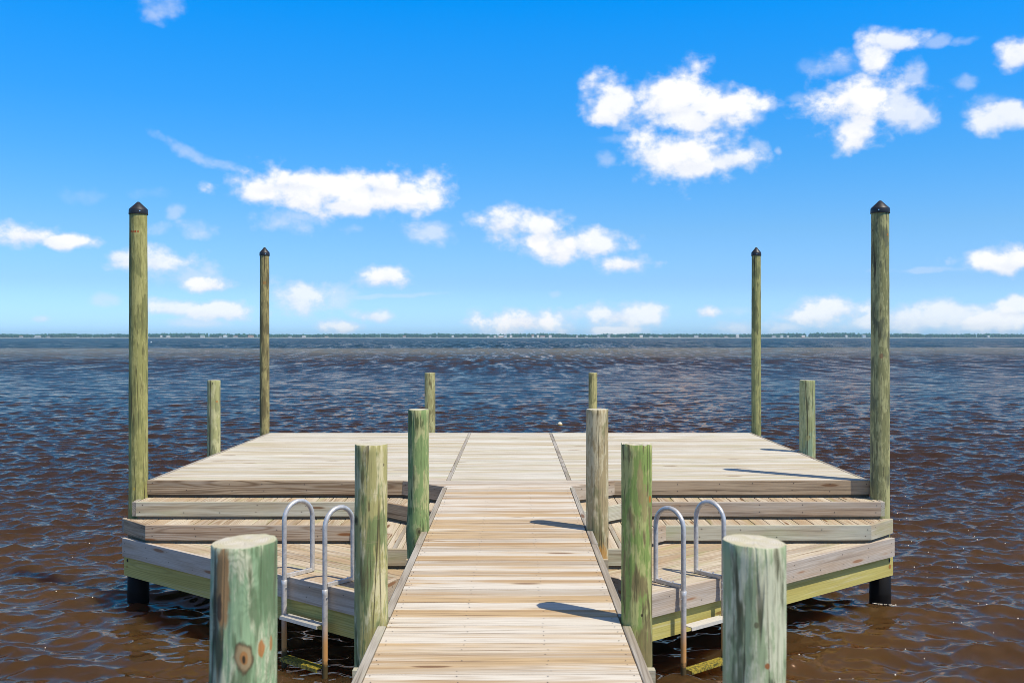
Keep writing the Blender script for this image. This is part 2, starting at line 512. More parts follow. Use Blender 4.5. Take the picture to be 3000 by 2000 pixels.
for s in (1, -1):
    mb = MB()
    pol = mpoly([(SX + TE, Y_STRIP), (1.05, Y_STRIP), (1.05, Y_FRONT + 0.004), (X_SIDE - 0.04, Y_FRONT + 0.036), (X_SIDE - 0.04, Y_REAR), (SX + TE, Y_REAR)], s)
    for k in row_range(Y_FRONT, Y_REAR):
        a, b = Y0 + k * BW + GAP / 2, Y0 + (k + 1) * BW - GAP / 2
        p = clip_half(clip_half(pol if area(pol) > 0 else pol[::-1], 0, -1, -a), 0, 1, b)
        mb.prism(p, DECK + rng.uniform(-0.0012, 0.0012), 0.036, (1, 0), 0.0028)
    under(plat, mb.build('side_deck_boards', M_DECK_PALE))
    e = MB()
    e.prism(mpoly([(SX, Y_STRIP + .004), (SX + TE - .003, Y_STRIP + .004), (SX + TE - .003, Y_REAR), (SX, Y_REAR)], s), DECK + 0.002, 0.14, (0, 1))
    under(plat, e.build('divider_strip', M_EDGE))
    # front boards with mitred corner
    line = mpoly(IN_F, s)
    inn = offset_line(line, -0.036 * s * 1.0)
    for i in range(len(line) - 1):
        e = MB()
        d = (line[i + 1][0] - line[i][0], line[i + 1][1] - line[i][1])
        e.prism([line[i], line[i + 1], inn[i + 1], inn[i]], DECK + 0.0025, 0.14, d)
        nails(e, line[i], line[i + 1], inn[i], DECK + 0.0025, 0.14)
        under(plat, e.build('fascia_board', [M_GREYFASCIA if i == 0 else M_TANFASCIA, M_SCREW]))
    toe_o, toe_i = offset_line(line, -0.040 * s), offset_line(line, -0.075 * s)
    for i in range(len(line) - 1):
        e = MB()
        d = (line[i + 1][0] - line[i][0], line[i + 1][1] - line[i][1])
        e.prism([toe_o[i], toe_o[i + 1], toe_i[i + 1], toe_i[i]], DECK - 0.045, DECK - 0.045 - STEP_A + 0.03, d)
        under(plat, e.build('riser_board', M_TOE))
    e = MB()
    e.prism(mpoly([(X_SIDE - 0.038, Y_FRONT + 0.038), (X_SIDE, Y_FRONT + 0.003), (X_SIDE, Y_REAR), (X_SIDE - 0.038, Y_REAR)], s), DECK + 0.0015, 0.14, (0, 1))
    under(plat, e.build('side_board', M_EDGE))
    e = MB()
    e.prism(mpoly([(X_SIDE - 0.11, Y_FRONT + 0.1), (X_SIDE - 0.072, Y_FRONT + 0.1), (X_SIDE - 0.072, Y_REAR), (X_SIDE - 0.11, Y_REAR)], s), DECK - 0.15, 0.19, (0, 1))
    under(plat, e.build('beam', M_BEAM))
e = MB()
e.box(mx(X_SIDE, -1), X_SIDE, Y_REAR + 0.003, Y_REAR + 0.04, DECK - 0.14, DECK - 0.001)
under(plat, e.build('rear_board', M_EDGE))
for y in (10.5, 12.0, 13.5, 14.8):
    e = MB()
    e.box(mx(X_SIDE - 0.2, -1), X_SIDE - 0.2, y, y + 0.04, DECK - 0.23, DECK - 0.04)
    under(plat, e.build('joist', M_TOE))

# ---- steps and swim landings, one of each on both sides
LA = [(3.64, 9.79), (1.20, 9.79), (0.60, 9.20)]
LB = [(3.77, 9.82), (3.43, 9.475), (1.46, 9.455), (1.06, 9.05), (1.06, 8.42), (0.60, 8.42)]
LC = [(3.755, 9.74), (1.05, 7.595), (0.86, 8.10), (0.66, 8.32)]
FT = 0.036

def fascia_run(parent, line, s, ztop, hgt, mats, name='fascia_board', off=0.0, thick=FT):
    a = offset_line(line, -off * s)
    b = offset_line(line, -(off + thick) * s)
    for i in range(len(line) - 1):
        e = MB()
        d = (line[i + 1][0] - line[i][0], line[i + 1][1] - line[i][1])
        e.prism([a[i], a[i + 1], b[i + 1], b[i]], ztop, hgt, d)
        if name == 'fascia_board':
            nails(e, a[i], a[i + 1], b[i], ztop, hgt)
        e.build(name, [mats[i] if isinstance(mats, list) else mats, M_SCREW], parent)

def y_boards(mb, poly, z, xlo, xhi, w=0.1425, ph=0.0):
    k = math.floor((xlo - ph) / w)
    if area(poly) < 0:
        poly = poly[::-1]
    while ph + k * w < xhi:
        a, b = ph + k * w + 0.0035, ph + (k + 1) * w - 0.0035
        p = clip_half(clip_half(poly, -1, 0, -a), 1, 0, b)
        mb.prism(p, z + rng.uniform(-0.001, 0.001), 0.036, (0, 1), 0.0028)
        k += 1

for s in (1, -1):
    side = 'right' if s > 0 else 'left'
    st = tag(empty('dock_steps', (0, 0, 0)),
             'two weathered wooden steps going down from the platform on the %s side of the boardwalk' % side, 'steps', 'steps beside the boardwalk')
    # upper step
    up = MB()
    line = mpoly(LA, s)
    back = mpoly([(0.60, 9.74), (1.0, Y_FRONT + 0.03), (3.64, Y_FRONT + 0.03)], s)
    fr = offset_line(line, -(FT + .002) * s)
    y_boards(up, fr + back, STEP_A, -3.9, 3.9, ph=0.03)
    step = up.build('step', M_TREAD, st)
    mats = [M_TANFASCIA, M_PALEFASCIA] if s > 0 else [M_PALEFASCIA, M_GREYFASCIA]
    fascia_run(step, line, s, STEP_A + 0.0025, 0.14, mats)
    e = MB()
    e.prism(mpoly([(3.642, 9.792), (3.68, 9.80), (3.69, 9.965), (3.652, 9.965)], s), STEP_A + 0.0015, 0.14, (0, 1))
    e.build('end_board', M_EDGE, step)
    fascia_run(step, line, s, STEP_A - 0.045, STEP_A - 0.045 - STEP_B + 0.03, M_TOE, 'riser_board', 0.040)
    # lower step
    lo = MB()
    line = mpoly(LB, s)
    fr = offset_line(line, -(FT + .002) * s)
    back = mpoly([(0.60, 9.27), (1.16, 9.83), (3.56, 9.83)], s)
    SB = 0.905
    poly = fr + back
    if area(poly) < 0: poly = poly[::-1]
    xa, xb = mx(SB, s), mx(SB + 0.042, s)
    y_boards(lo, clip_half(poly, 1, 0, min(xa, xb)), STEP_B, -3.9, 3.9, ph=0.05)
    y_boards(lo, clip_half(poly, -1, 0, -max(xa, xb)), STEP_B, -3.9, 3.9, ph=0.05)
    step = lo.build('step', M_TREAD, st)
    e = MB()
    e.prism(mpoly([(SB + .002, 8.46), (SB + .040, 8.46), (SB + .040, 9.56), (SB + .002, 9.56)], s), STEP_B + 0.002, 0.10, (0, 1))
    e.build('divider_strip', M_EDGE, step)
    mats = [M_PALEFASCIA, M_PALEFASCIA, M_TANFASCIA, M_TANFASCIA, M_PALEFASCIA] if s > 0 else [M_GREYFASCIA, M_TANFASCIA, M_GREYFASCIA, M_GREYFASCIA, M_PALEFASCIA]
    fascia_run(step, line, s, STEP_B + 0.0025, 0.14, mats)
    if s < 0:
        e = MB()
        e.prism(mpoly([(3.772, 9.822), (3.80, 9.85), (3.80, 9.90), (3.76, 9.88)], s), STEP_B + 0.001, 0.14, (0, 1))
        e.build('end_board', M_EDGE, step)
    fascia_run(step, line, s, STEP_B - 0.045, STEP_B - 0.045 - LAND + 0.03, M_TOE, 'riser_board', 0.040)

    # landing
    ld = tag(empty('swim_landing', (0, 0, 0)),
             ('low landing right of the boardwalk with a sunlit yellow-green beam along its slanted edge' if s > 0 else
              'low landing left of the boardwalk with its slanted edge board and beam in bluish shade'), 'landing', 'low landings with ladders')
    line = mpoly(LC, s)
    fr = offset_line(line, -(FT + .002) * s)
    poly = fr + mpoly([(0.66, 8.75), (1.2, 9.6), (3.5, 9.90)], s)
    if area(poly) < 0: poly = poly[::-1]
    d = Vector((LC[1][0] - LC[0][0], LC[1][1] - LC[0][1])).normalized()
    d = Vector((d.x * s, d.y))
    nrm = Vector((-d.y, d.x))
    if nrm.y < 0: nrm = -nrm
    c0 = nrm.dot(Vector(line[0])) + FT
    mb = MB()
    for k in range(0, 16):
        a, b = c0 + k * 0.1425 + 0.003, c0 + (k + 1) * 0.1425 - 0.003
        p = clip_half(clip_half(poly, -nrm.x, -nrm.y, -a), nrm.x, nrm.y, b)
        mb.prism(p, LAND + rng.uniform(-0.001, 0.001), 0.036, (d.x, d.y), 0.0028)
    mb.build('landing_boards', M_TREAD, ld)
    fascia_run(ld, line, s, LAND + 0.0025, 0.182, [M_PINKFASCIA] * 3)
    # beam set back under the edge board, running a little past its outer end
    ext = Vector((LC[0][0] - LC[1][0], LC[0][1] - LC[1][1])).normalized() * 0.045
    bl = mpoly([(LC[0][0] + ext.x, LC[0][1] + ext.y), (LC[1][0] + 0.02, LC[1][1] + 0.01)], s)
    a, b = offset_line(bl, -0.045 * s), offset_line(bl, -0.085 * s)
    e = MB()
    e.prism([a[0], a[1], b[1], b[0]], LAND - 0.184 + (0.0), 0.195, (d.x, d.y))
    beam = e.build('beam', M_BEAM, ld)
    # bolt and its rust at the outer end of the beam
    u = Vector((a[1][0] - a[0][0], a[1][1] - a[0][1])).normalized()
    outn = Vector((u.y, -u.x))
    if outn.y > 0: outn = -outn
    for (dist, zz, rad, mm, nm) in ((0.065, LAND - 0.225, 0.014, M_HOLE, 'bolt_hole'), (0.058, LAND - 0.285, 0.017, M_RUST, 'rust_stain')):
        if nm == 'rust_stain' and s < 0:
            rad = 0.009
        c = Vector((a[0][0], a[0][1], zz)) + Vector((u.x, u.y, 0)) * dist + Vector((outn.x, outn.y, 0)) * 0.0025
        vs = []
        for t in range(14):
            q = 2 * math.pi * t / 14
            k = rad * rng.uniform(0.8, 1.2)
            vs.append(c + Vector((u.x, u.y, 0)) * math.cos(q) * k + Vector((0, 0, 1)) * math.sin(q) * k * 1.3)
        h = MB(); h.add(vs, [tuple(range(14))]); h.build(nm, mm, beam)
    for x in (1.4, 2.3, 3.1):
        yy = LC[1][1] + (x - LC[1][0]) * (LC[0][1] - LC[1][1]) / (LC[0][0] - LC[1][0]) + 0.17
        e = MB()
        e.prism(mpoly([(x, yy), (x + 0.04, yy + 0.032), (x + 0.04, 9.9), (x, 9.9)], s), LAND - 0.04, 0.14, (0, 1))
        e.build('joist', M_TOE, ld)

# ------------------------------------------------------------------ piles
def pile_mesh(r_top, r_base, z0, z1, seed, tilt=(0.0, 0.0), bulges=(), mats=None, lean=(0.0, 0.0), seg=72, dz=0.018, rough_top=0.002, fissure=0.0045):
    mb = MB()
    n = max(6, int((z1 - z0) / dz))
    vs, fs = [], []
    def rad(th, z):
        t = (z - z0) / (z1 - z0)
        r = r_base + (r_top - r_base) * t
        q = Vector((math.cos(th) * 1.3 + seed * 7.1, math.sin(th) * 1.3, z * 1.4))
        r *= 1 + 0.035 * mnoise.noise(q) + 0.014 * mnoise.noise(q * 4.0)
        f = abs(mnoise.noise(Vector((math.cos(th) * 2.6 + seed * 3.7, math.sin(th) * 2.6, z * 0.30 + seed))))
        if f < 0.045:
            r -= fissure * (1 - f / 0.045) * max(0.0, min(1.0, 0.6 + 1.6 * mnoise.noise(Vector((seed, th, z * 1.1)))))
        r += 0.0012 * mnoise.noise(Vector((math.cos(th) * 9, math.sin(th) * 9, z * 2.2 + seed)))
        for (a, zc, hw, hh, amp) in bulges:
            da = math.atan2(math.sin(th - a), math.cos(th - a))
            r += amp * math.exp(-(da / hw) ** 2 - ((z - zc) / hh) ** 2)
        return r
    for i in range(n + 1):
        z = z0 + (z1 - z0) * i / n
        for s in range(seg):
            th = 2 * math.pi * s / seg
            r = rad(th, z)
            zz = z
            if i >= n - 1:
                zz += r * (tilt[0] * math.cos(th) + tilt[1] * math.sin(th))
                zz += rough_top * mnoise.noise(Vector((math.cos(th) * 3, math.sin(th) * 3, seed * 3.3)))
                if i == n:
                    r -= 0.0018
            ox, oy = lean[0] * (z - DECK), lean[1] * (z - DECK)
            vs.append((ox + r * math.cos(th), oy + r * math.sin(th), zz if i != n - 1 else zz + (z1 - z0) / n - 0.003))
    for i in range(n):
        for s in range(seg):
            s2 = (s + 1) % seg
            fs.append((i * seg + s, i * seg + s2, (i + 1) * seg + s2, (i + 1) * seg + s))
    mb.add(vs, fs, smooth=True)
    mb.mat_index = 1
    top = vs[n * seg:]
    c = (sum(p[0] for p in top) / seg, sum(p[1] for p in top) / seg, sum(p[2] for p in top) / seg)
    prev = None
    rings = []
    pts = []
    for f in (1.0, 0.66, 0.33):
        for p in top:
            h = 0.0025 * mnoise.noise(Vector((p[0] * 40, p[1] * 40, seed)))
            pts.append((c[0] + (p[0] - c[0]) * f, c[1] + (p[1] - c[1]) * f, c[2] + (p[2] - c[2]) * f + (h if f < 1 else 0)))
    pts.append(c)
    ff = []
    for k in range(2):
        for s in range(seg):
            s2 = (s + 1) % seg
            ff.append((k * seg + s, k * seg + s2, (k + 1) * seg + s2, (k + 1) * seg + s))
    for s in range(seg):
        ff.append((2 * seg + s, 2 * seg + (s + 1) % seg, 3 * seg))
    mb.add(pts, ff, smooth=False)
    return mb

def face(x, y, o, r):
    """angle on a pile at (x, y) for a mark lying o metres to the side of the line from the boardwalk's near end"""
    return math.atan2(-y, -x) + math.asin(max(-0.97, min(0.97, o / r)))

RUST = (0.40, 0.14, 0.025)
KNOT = (0.09, 0.06, 0.03)
def mk(x, y, r, o, z, hw, hh, col, st=0.9):
    return (face(x, y, o, r), r, z, hw, hh, col, st)

SHORT = DECK + 0.912
piles = []
def add_pile(x, y, rt, rb, mat, label, seed, top=SHORT, group=None, **kw):
    o = pile_mesh(rt, rb, -0.9, top, seed, **kw).build('dock_pile', [mat, M_END], None, (x, y, 0))
    tag(o, label, 'piling', group)
    piles.append(o)
    return o

G_NEAR = 'short round piles beside the boardwalk'
x, y = PILES_NEAR['L'][0]
mA = pile_mat('mint_green_pile', (0.56, 0.57, 0.37), (0.28, 0.40, 0.22), (0.12, 0.19, 0.09), (0.10, 0.095, 0.05), marks=(
    mk(x, y, .09, -0.050, 2.035, 0.026, 0.125, (0.31, 0.185, 0.08), 0.95),
    mk(x, y, .09, -0.058, 1.985, 0.012, 0.045, (0.06, 0.045, 0.035), 0.8),
    mk(x, y, .09, -0.045, 2.075, 0.006, 0.03, (0.07, 0.05, 0.04), 0.7),
    mk(x, y, .09, 0.008, 1.856, 0.029, 0.044, KNOT, 0.95),
    mk(x, y, .09, 0.007, 1.856, 0.023, 0.036, (0.34, 0.25, 0.13), 0.95),
    mk(x, y, .09, 0.008, 1.856, 0.012, 0.020, (0.35, 0.15, 0.04), 0.8),
    mk(x, y, .09, 0.008, 1.852, 0.006, 0.015, (0.03, 0.025, 0.015), 0.95),
    mk(x, y, .09, 0.052, 1.872, 0.013, 0.024, RUST, 0.85),
    mk(x, y, .09, 0.075, 1.876, 0.008, 0.025, RUST, 0.75)), ripple=0.42)
a = face(x, y, 0.008, .09)
add_pile(x, y, .0855, .10, mA, 'nearest mint green pile with a brown scar and a big round knot', 1.0, group=G_NEAR,
         tilt=(0.04, 0.03), bulges=((a, 1.856, 0.35, 0.05, 0.004),), lean=(0.012, 0))
x, y = PILES_NEAR['R'][0]
mB = pile_mat('grey_green_pile', (0.60, 0.60, 0.40), (0.33, 0.40, 0.22), (0.11, 0.14, 0.07), (0.09, 0.08, 0.04), marks=(
    mk(x, y, .085, 0.034, 1.834, 0.008, 0.010, (0.30, 0.09, 0.02)), mk(x, y, .085, 0.006, 1.94, 0.008, 0.010, KNOT, 0.7)))
add_pile(x, y, .083, .088, mB, 'nearest grey green streaked pile right of the boardwalk with one small rust spot', 2.0, group=G_NEAR, tilt=(-0.05, 0.02))
x, y = PILES_NEAR['L'][1]
mC = pile_mat('yellow_green_pile', (0.60, 0.53, 0.29), (0.40, 0.36, 0.14), (0.17, 0.22, 0.08), (0.13, 0.10, 0.045), marks=(
    mk(x, y, .088, -0.074, 1.76, 0.020, 0.028, (0.12, 0.10, 0.04), 0.8), mk(x, y, .088, -0.076, 1.76, 0.010, 0.016, (0.05, 0.04, 0.02), 0.8),
    mk(x, y, .088, -0.012, 1.84, 0.008, 0.035, (0.14, 0.10, 0.04), 0.7), mk(x, y, .085, 0.066, 2.04, 0.008, 0.010, (0.13, 0.1, 0.05), 0.8)))
add_pile(x, y, .083, .091, mC, 'second pile left of the boardwalk, yellow green with pale blotches and long cracks', 3.0, group=G_NEAR,
         bulges=((face(x, y, -0.074, .088), 1.76, 0.4, 0.06, 0.006),))
x, y = PILES_NEAR['R'][1]
mD = pile_mat('vivid_green_pile', (0.43, 0.43, 0.16), (0.24, 0.32, 0.085), (0.22, 0.17, 0.075), (0.06, 0.065, 0.025), marks=(
    mk(x, y, .08, 0.072, 1.866, 0.016, 0.020, (0.45, 0.16, 0.03)), mk(x, y, .08, 0.028, 1.285, 0.008, 0.010, (0.035, 0.025, 0.015)),
    mk(x, y, .08, 0.02, 1.95, 0.02, 0.12, (0.30, 0.23, 0.10), 0.7), mk(x, y, .08, 0.042, 1.84, 0.018, 0.12, (0.32, 0.25, 0.11), 0.7)))
add_pile(x, y, .0775, .082, mD, 'second pile right of the boardwalk, vivid green with an orange rust mark near its top', 4.0, group=G_NEAR, rough_top=0.012)
x, y = PILES_NEAR['L'][2]
mE = pile_mat('deep_green_pile', (0.43, 0.43, 0.19), (0.22, 0.30, 0.11), (0.13, 0.19, 0.065), (0.065, 0.075, 0.03), marks=(
    mk(x, y, .088, 0.0, 1.234, 0.024, 0.032, (0.16, 0.15, 0.06), 0.8), mk(x, y, .088, 0.004, 1.234, 0.010, 0.016, (0.07, 0.05, 0.025), 0.9)))
add_pile(x, y, .077, .092, mE, 'third pile left of the boardwalk, deep green and swollen around a knot at deck level', 5.0, group=G_NEAR,
         bulges=((face(x, y, 0.0, .088), 1.22, 0.9, 0.10, 0.010), (face(x, y, -0.085, .088), 1.20, 0.6, 0.12, 0.012)))
x, y = PILES_NEAR['R'][2]
mF = pile_mat('tan_pile', (0.57, 0.485, 0.29), (0.40, 0.31, 0.16), (0.26, 0.24, 0.11), (0.12, 0.085, 0.04), marks=(
    mk(x, y, .085, 0.02, 0.98, 0.09, 0.16, (0.46, 0.24, 0.06), 0.85), mk(x, y, .085, 0.076, 1.14, 0.008, 0.05, (0.08, 0.05, 0.02), 0.9)))
add_pile(x, y, .0835, .086, mF, 'third pile right of the boardwalk, tan and grey with an orange base', 6.0, group=G_NEAR)

G_PLAT = 'short round piles around the platform'
x, y = -3.795, 12.56
mG = pile_mat('pale_olive_pile', (0.50, 0.47, 0.24), (0.36, 0.35, 0.15), (0.24, 0.24, 0.11), (0.16, 0.14, 0.06), marks=tuple(
    mk(x, y, .08, o, 1.877, 0.007, 0.014, (0.42, 0.13, 0.02), 0.8) for o in (0.028, 0.045, 0.074)) + (mk(x, y, .08, -0.014, 2.110, 0.006, 0.007, (0.05, 0.04, 0.02), 0.9), mk(x, y, .08, -0.016, 2.094, 0.007, 0.008, (0.05, 0.04, 0.02), 0.9)))
add_pile(x, y, .0795, .084, mG, 'short pale olive pile at the left side of the platform with red marks', 7.0, group=G_PLAT)
x, y = 3.735, 12.56
mH = pile_mat('mottled_green_pile', (0.42, 0.43, 0.22), (0.31, 0.33, 0.15), (0.27, 0.36, 0.22), (0.15, 0.14, 0.06), marks=(
    mk(x, y, .095, 0.026, 1.434, 0.010, 0.016, (0.05, 0.035, 0.02)), mk(x, y, .095, 0.01, 1.42, 0.035, 0.035, (0.33, 0.31, 0.13), 0.6)))
add_pile(x, y, .096, .098, mH, 'thick short mottled green pile at the right side of the platform', 8.0, group=G_PLAT)
mI = pile_mat('dark_streaked_pile', (0.44, 0.42, 0.20), (0.31, 0.28, 0.12), (0.19, 0.17, 0.075), (0.12, 0.10, 0.045))
add_pile(-1.28, 15.24, .082, .086, mI, 'short streaky olive pile at the far edge of the platform behind the deep green pile', 9.0, group=G_PLAT)
mJ = pile_mat('slim_olive_pile', (0.46, 0.40, 0.17), (0.34, 0.31, 0.13), (0.20, 0.19, 0.075), (0.13, 0.11, 0.05))
add_pile(1.23, 15.24, .066, .069, mJ, 'slim short pile at the far edge of the platform just above the tan pile', 10.0, group=G_PLAT)

# tall capped piles
def cap(parent, r, ztop, seed, bolt_angle):
    mb = MB()
    R1 = r + 0.006
    mb.lathe([(R1 + 0.001, -0.002), (R1 + 0.002, 0.0), (R1, 0.047), (R1 - 0.003, 0.053), (R1 * 0.5, 0.094), (0.012, 0.127), (0.0, 0.129)], 32, (0, 0, ztop))
    mb.lathe([(r - 0.004, -0.001), (R1 + 0.001, -0.002)], 32, (0, 0, ztop))
    c = mb.build('pile_cap', M_CAP, parent)
    b = MB()
    dirv = Vector((math.cos(bolt_angle), math.sin(bolt_angle), 0))
    p = dirv * (R1 - 0.004) + Vector((0, 0, ztop + 0.026))
    b.tube([p, p + dirv * 0.009], [0.0075, 0.006], 10)
    b.build('screw', M_STEEL, c)

TALL_TOP = CAM_Z + 1.255
tall = [
    (-3.815, 10.08, .0865, .102, 'tall capped pile at the front left corner of the platform, olive with fine cross cracks',
     pile_mat('tall_olive_pile', (0.40, 0.37, 0.135), (0.30, 0.285, 0.095), (0.21, 0.21, 0.075), (0.12, 0.11, 0.04), marks=tuple(
         mk(-3.815, 10.08, .088, o, 3.755, 0.008, 0.014, (0.36, 0.06, 0.015), 0.95) for o in (-0.068, -0.056, -0.042, -0.028, -0.004)) + (
         mk(-3.815, 10.08, .09, -0.04, 1.16, 0.016, 0.018, (0.45, 0.33, 0.06), 0.8),)), True),
    (3.705, 9.99, .0865, .100, 'tall capped pile at the front right platform corner, dark mottled olive with orange spot',
     pile_mat('tall_mottled_pile', (0.42, 0.40, 0.18), (0.24, 0.235, 0.10), (0.15, 0.155, 0.085), (0.10, 0.09, 0.04), marks=(
         mk(3.705, 9.99, .088, 0.072, 3.715, 0.016, 0.012, (0.45, 0.17, 0.03)), mk(3.705, 9.99, .088, -0.07, 3.76, 0.01, 0.015, KNOT, 0.8),
         mk(3.705, 9.99, .088, 0.01, 2.5, 0.02, 0.03, (0.25, 0.14, 0.07), 0.8))), True),
    (-3.815, 15.20, .070, .078, 'tall capped pile at the far left corner of the platform, brown and rough',
     pile_mat('tall_brown_pile', (0.36, 0.30, 0.12), (0.24, 0.20, 0.085), (0.14, 0.115, 0.05), (0.10, 0.08, 0.035), marks=(
         mk(-3.815, 15.2, .07, 0.0, 3.52, 0.03, 0.03, (0.30, 0.16, 0.05), 0.8),)), False),
    (3.735, 15.20, .068, .076, 'tall capped pile at the far right corner of the platform, plain olive green',
     pile_mat('tall_green_pile', (0.39, 0.37, 0.14), (0.27, 0.28, 0.11), (0.17, 0.18, 0.075), (0.12, 0.11, 0.045)), False)]
for i, (x, y, rt, rb, lab, mat, wrap) in enumerate(tall):
    o = add_pile(x, y, rt, rb, mat, lab, 11.0 + i, top=TALL_TOP, group='tall capped corner piles')
    cap(o, rt, TALL_TOP - 0.008, i, face(x, y, 0.012 * (1 if i != 1 else -1), .09))
    if wrap:
        w = MB()
        w.lathe([(rb * 0.97 + 0.007, -1.5), (rb * 0.97 + 0.007, 0.10), (rb * 0.97 + 0.010, 0.115), (rb * 0.96 + 0.007, 0.13), (rb * 0.95 + 0.007, 0.385), (rb * 0.93, 0.388)], 40)
        w.build('pile_wrap', M_WRAP, o)
        # dark end of the through bolt beside the upper step
        b = MB()
        sgn = 1 if x < 0 else -1
        an = face(x, y, 0.045 * sgn, .097)
        dv = Vector((math.cos(an), math.sin(an), 0))
        p = dv * 0.088 + Vector((0, 0, STEP_A - 0.085))
        b.tube([p, p + dv * 0.013], 0.018, 14)
        b.build('bolt_end', M_HOLE, o)

# ------------------------------------------------------------------ ladders
def ladder(s, e0, spacing, label):
    d = Vector((LC[1][0] - LC[0][0], LC[1][1] - LC[0][1])).normalized()       # outer to inner along the right edge
    inn = Vector((-d.y, d.x))
    if inn.y < 0: inn = -inn
    base = Vector(e0)                                                         # point on the right-hand edge under the inner rail
    root = tag(empty('swim_ladder', (0, 0, 0)), label, 'ladder', 'swim ladders on the landings')
    def P(a, q, z):      # a along the edge outwards, q inwards from it
        v = base - d * a + inn * q
        return Vector((mx(v.x, s), v.y, z))
    r, D, zt = 0.0195, 0.295, LAND + 0.615
    for a in (0.0, spacing):
        pts = [P(a, -0.05, LAND - 0.05)]
        k = 8
        for i in range(k + 1):
            pts.append(P(a, -0.05, LAND - 0.05 + (zt - D / 2 - LAND + 0.05) * (i + 1) / (k + 1)))
        for i in range(1, 18):
            t = math.pi * i / 18
            pts.append(P(a, -0.05 + D / 2 - D / 2 * math.cos(t), zt - D / 2 + D / 2 * math.sin(t)))
        for i in range(k + 1):
            pts.append(P(a, -0.05 + D, zt - D / 2 - (zt - D / 2 - LAND - 0.012) * i / k))
        mb = MB(); mb.tube(pts, r, 16)
        rail = mb.build('hoop_rail', M_ALU, root)
        mb = MB()
        zs = [LAND - 0.012, LAND - 0.014, LAND - 0.05, 0.45, 0.2, 0.0, -0.7]
        mb.tube([P(a, -0.05, z) for z in zs], [0.0215, 0.0245, 0.0235, 0.0225, 0.0225, 0.0225, 0.0225], 16)
        leg = mb.build('ladder_leg', M_ALU, root)
        for dz in (-0.045,):
            b = MB()
            c = P(a, -0.05, LAND + dz - 0.03)
            ax = Vector((mx(1, s) - mx(0, s), 0, 0)) * d.x + Vector((0, d.y, 0))
            b.tube([c - ax * 0.030, c + ax * 0.030], 0.006, 8)
            b.build('bolt', M_STEEL, leg)
        # flat bracket on the boards between the two ends of the hoop
        b = MB()
        w = 0.012
        pl = [P(a - w, -0.03, 0), P(a + w, -0.03, 0), P(a + w, D - 0.04, 0), P(a - w, D - 0.04, 0)]
        b.prism([(p.x, p.y) for p in pl], LAND + 0.034, 0.030, (1, 0), 0.002)
        br = b.build('bracket', M_ALU, root)
        for q in (0.06, 0.19):
            b = MB(); c = P(a, q, LAND + 0.034)
            b.tube([c, c + Vector((0, 0, 0.008))], 0.008, 8)
            b.build('bolt', M_STEEL, br)
    for (z, mat, lab) in ((0.425, M_TREADMETAL, None), (0.085, M_ALGAE, 'algae covered step at the waterline')):
        mb = MB()
        a0, a1 = 0.024, spacing - 0.024
        q0, q1 = -0.115, -0.02
        nr = 9
        vs, fs = [], []
        for i in range(2 * nr + 1):          # ribbed top, folded front lip
            q = q0 + (q1 - q0) * i / (2 * nr)
            zz = z + (0.0022 if i % 2 else 0.0)
            vs += [P(a0, q, zz), P(a1, q, zz)]
        prof = [(q1, z - 0.022), (q1 - 0.006, z - 0.022), (q1 - 0.006, z - 0.005), (q0 + 0.006, z - 0.005), (q0 + 0.010, z - 0.026), (q0 - 0.004, z - 0.026)]
        for (q, zz) in prof:
            vs += [P(a0, q, zz), P(a1, q, zz)]
        m = len(vs) // 2
        for i in range(m):
            j = (i + 1) % m
            fs.append((2 * i, 2 * i + 1, 2 * j + 1, 2 * j))
        fs.append(tuple(range(0, 2 * m, 2)))
        fs.append(tuple(range(2 * m - 1, 0, -2)))
        mb.add(vs, fs)
        o = mb.build('ladder_step', mat, root)
        if lab: o['label'] = lab
    return root
ladder(1, (1.305, 7.797), 0.485, 'aluminium swim ladder on the sunlit right landing with a mossy bottom step')
ladder(-1, (1.362, 7.842), 0.50, 'aluminium swim ladder on the shaded left landing beside the second left pile')

# ------------------------------------------------------------------ water
NW = 110
wr = np.random.default_rng(11)
lam = np.exp(np.linspace(math.log(0.13), math.log(3.4), NW)) * wr.uniform(0.93, 1.07, NW)
kk = 2 * math.pi / lam
ang = R(-98) + wr.normal(0, 0.52, NW)                 # running towards the near shore, slightly to the left
kx, ky = kk * np.cos(ang), kk * np.sin(ang)
phs = wr.uniform(0, 2 * math.pi, NW)
slope = np.where(lam < 0.25, 0.046, np.where(lam < 0.75, 0.048, np.where(lam < 1.4, 0.016, 0.006))) * wr.uniform(0.5, 1.5, NW)
amp = slope / kk
def group(x, y, sd):
    g = np.sin(0.31 * x + 0.17 * y + sd) + np.sin(-0.21 * x + 0.43 * y + 2.1 * sd) + np.sin(0.63 * x - 0.28 * y + 0.7 * sd)
    return 1.0 + 0.16 * g
def wave(x, y, cut):
    """heights and chop of the lake surface; waves shorter than cut are left to the bump"""
    z = np.zeros_like(x); ox = np.zeros_like(x); oy = np.zeros_like(x)
    for i in range(NW):
        w = np.clip((lam[i] - cut) / (0.6 * lam[i]), 0, 1)
        rw = np.nonzero(w[:, 0] > 0)[0]
        if len(rw) == 0:
            continue
        r0, r1 = rw[0], rw[-1] + 1
        xs, ys = x[r0:r1], y[r0:r1]
        a = amp[i] * w[r0:r1] * group(xs, ys, i * 1.7)
        ph = kx[i] * xs + ky[i] * ys + phs[i]
        s, c = np.sin(ph), np.cos(ph)
        z[r0:r1] += a * c
        ox[r0:r1] -= 0.85 * a * s * math.cos(ang[i])
        oy[r0:r1] -= 0.85 * a * s * math.sin(ang[i])
    return z, ox, oy

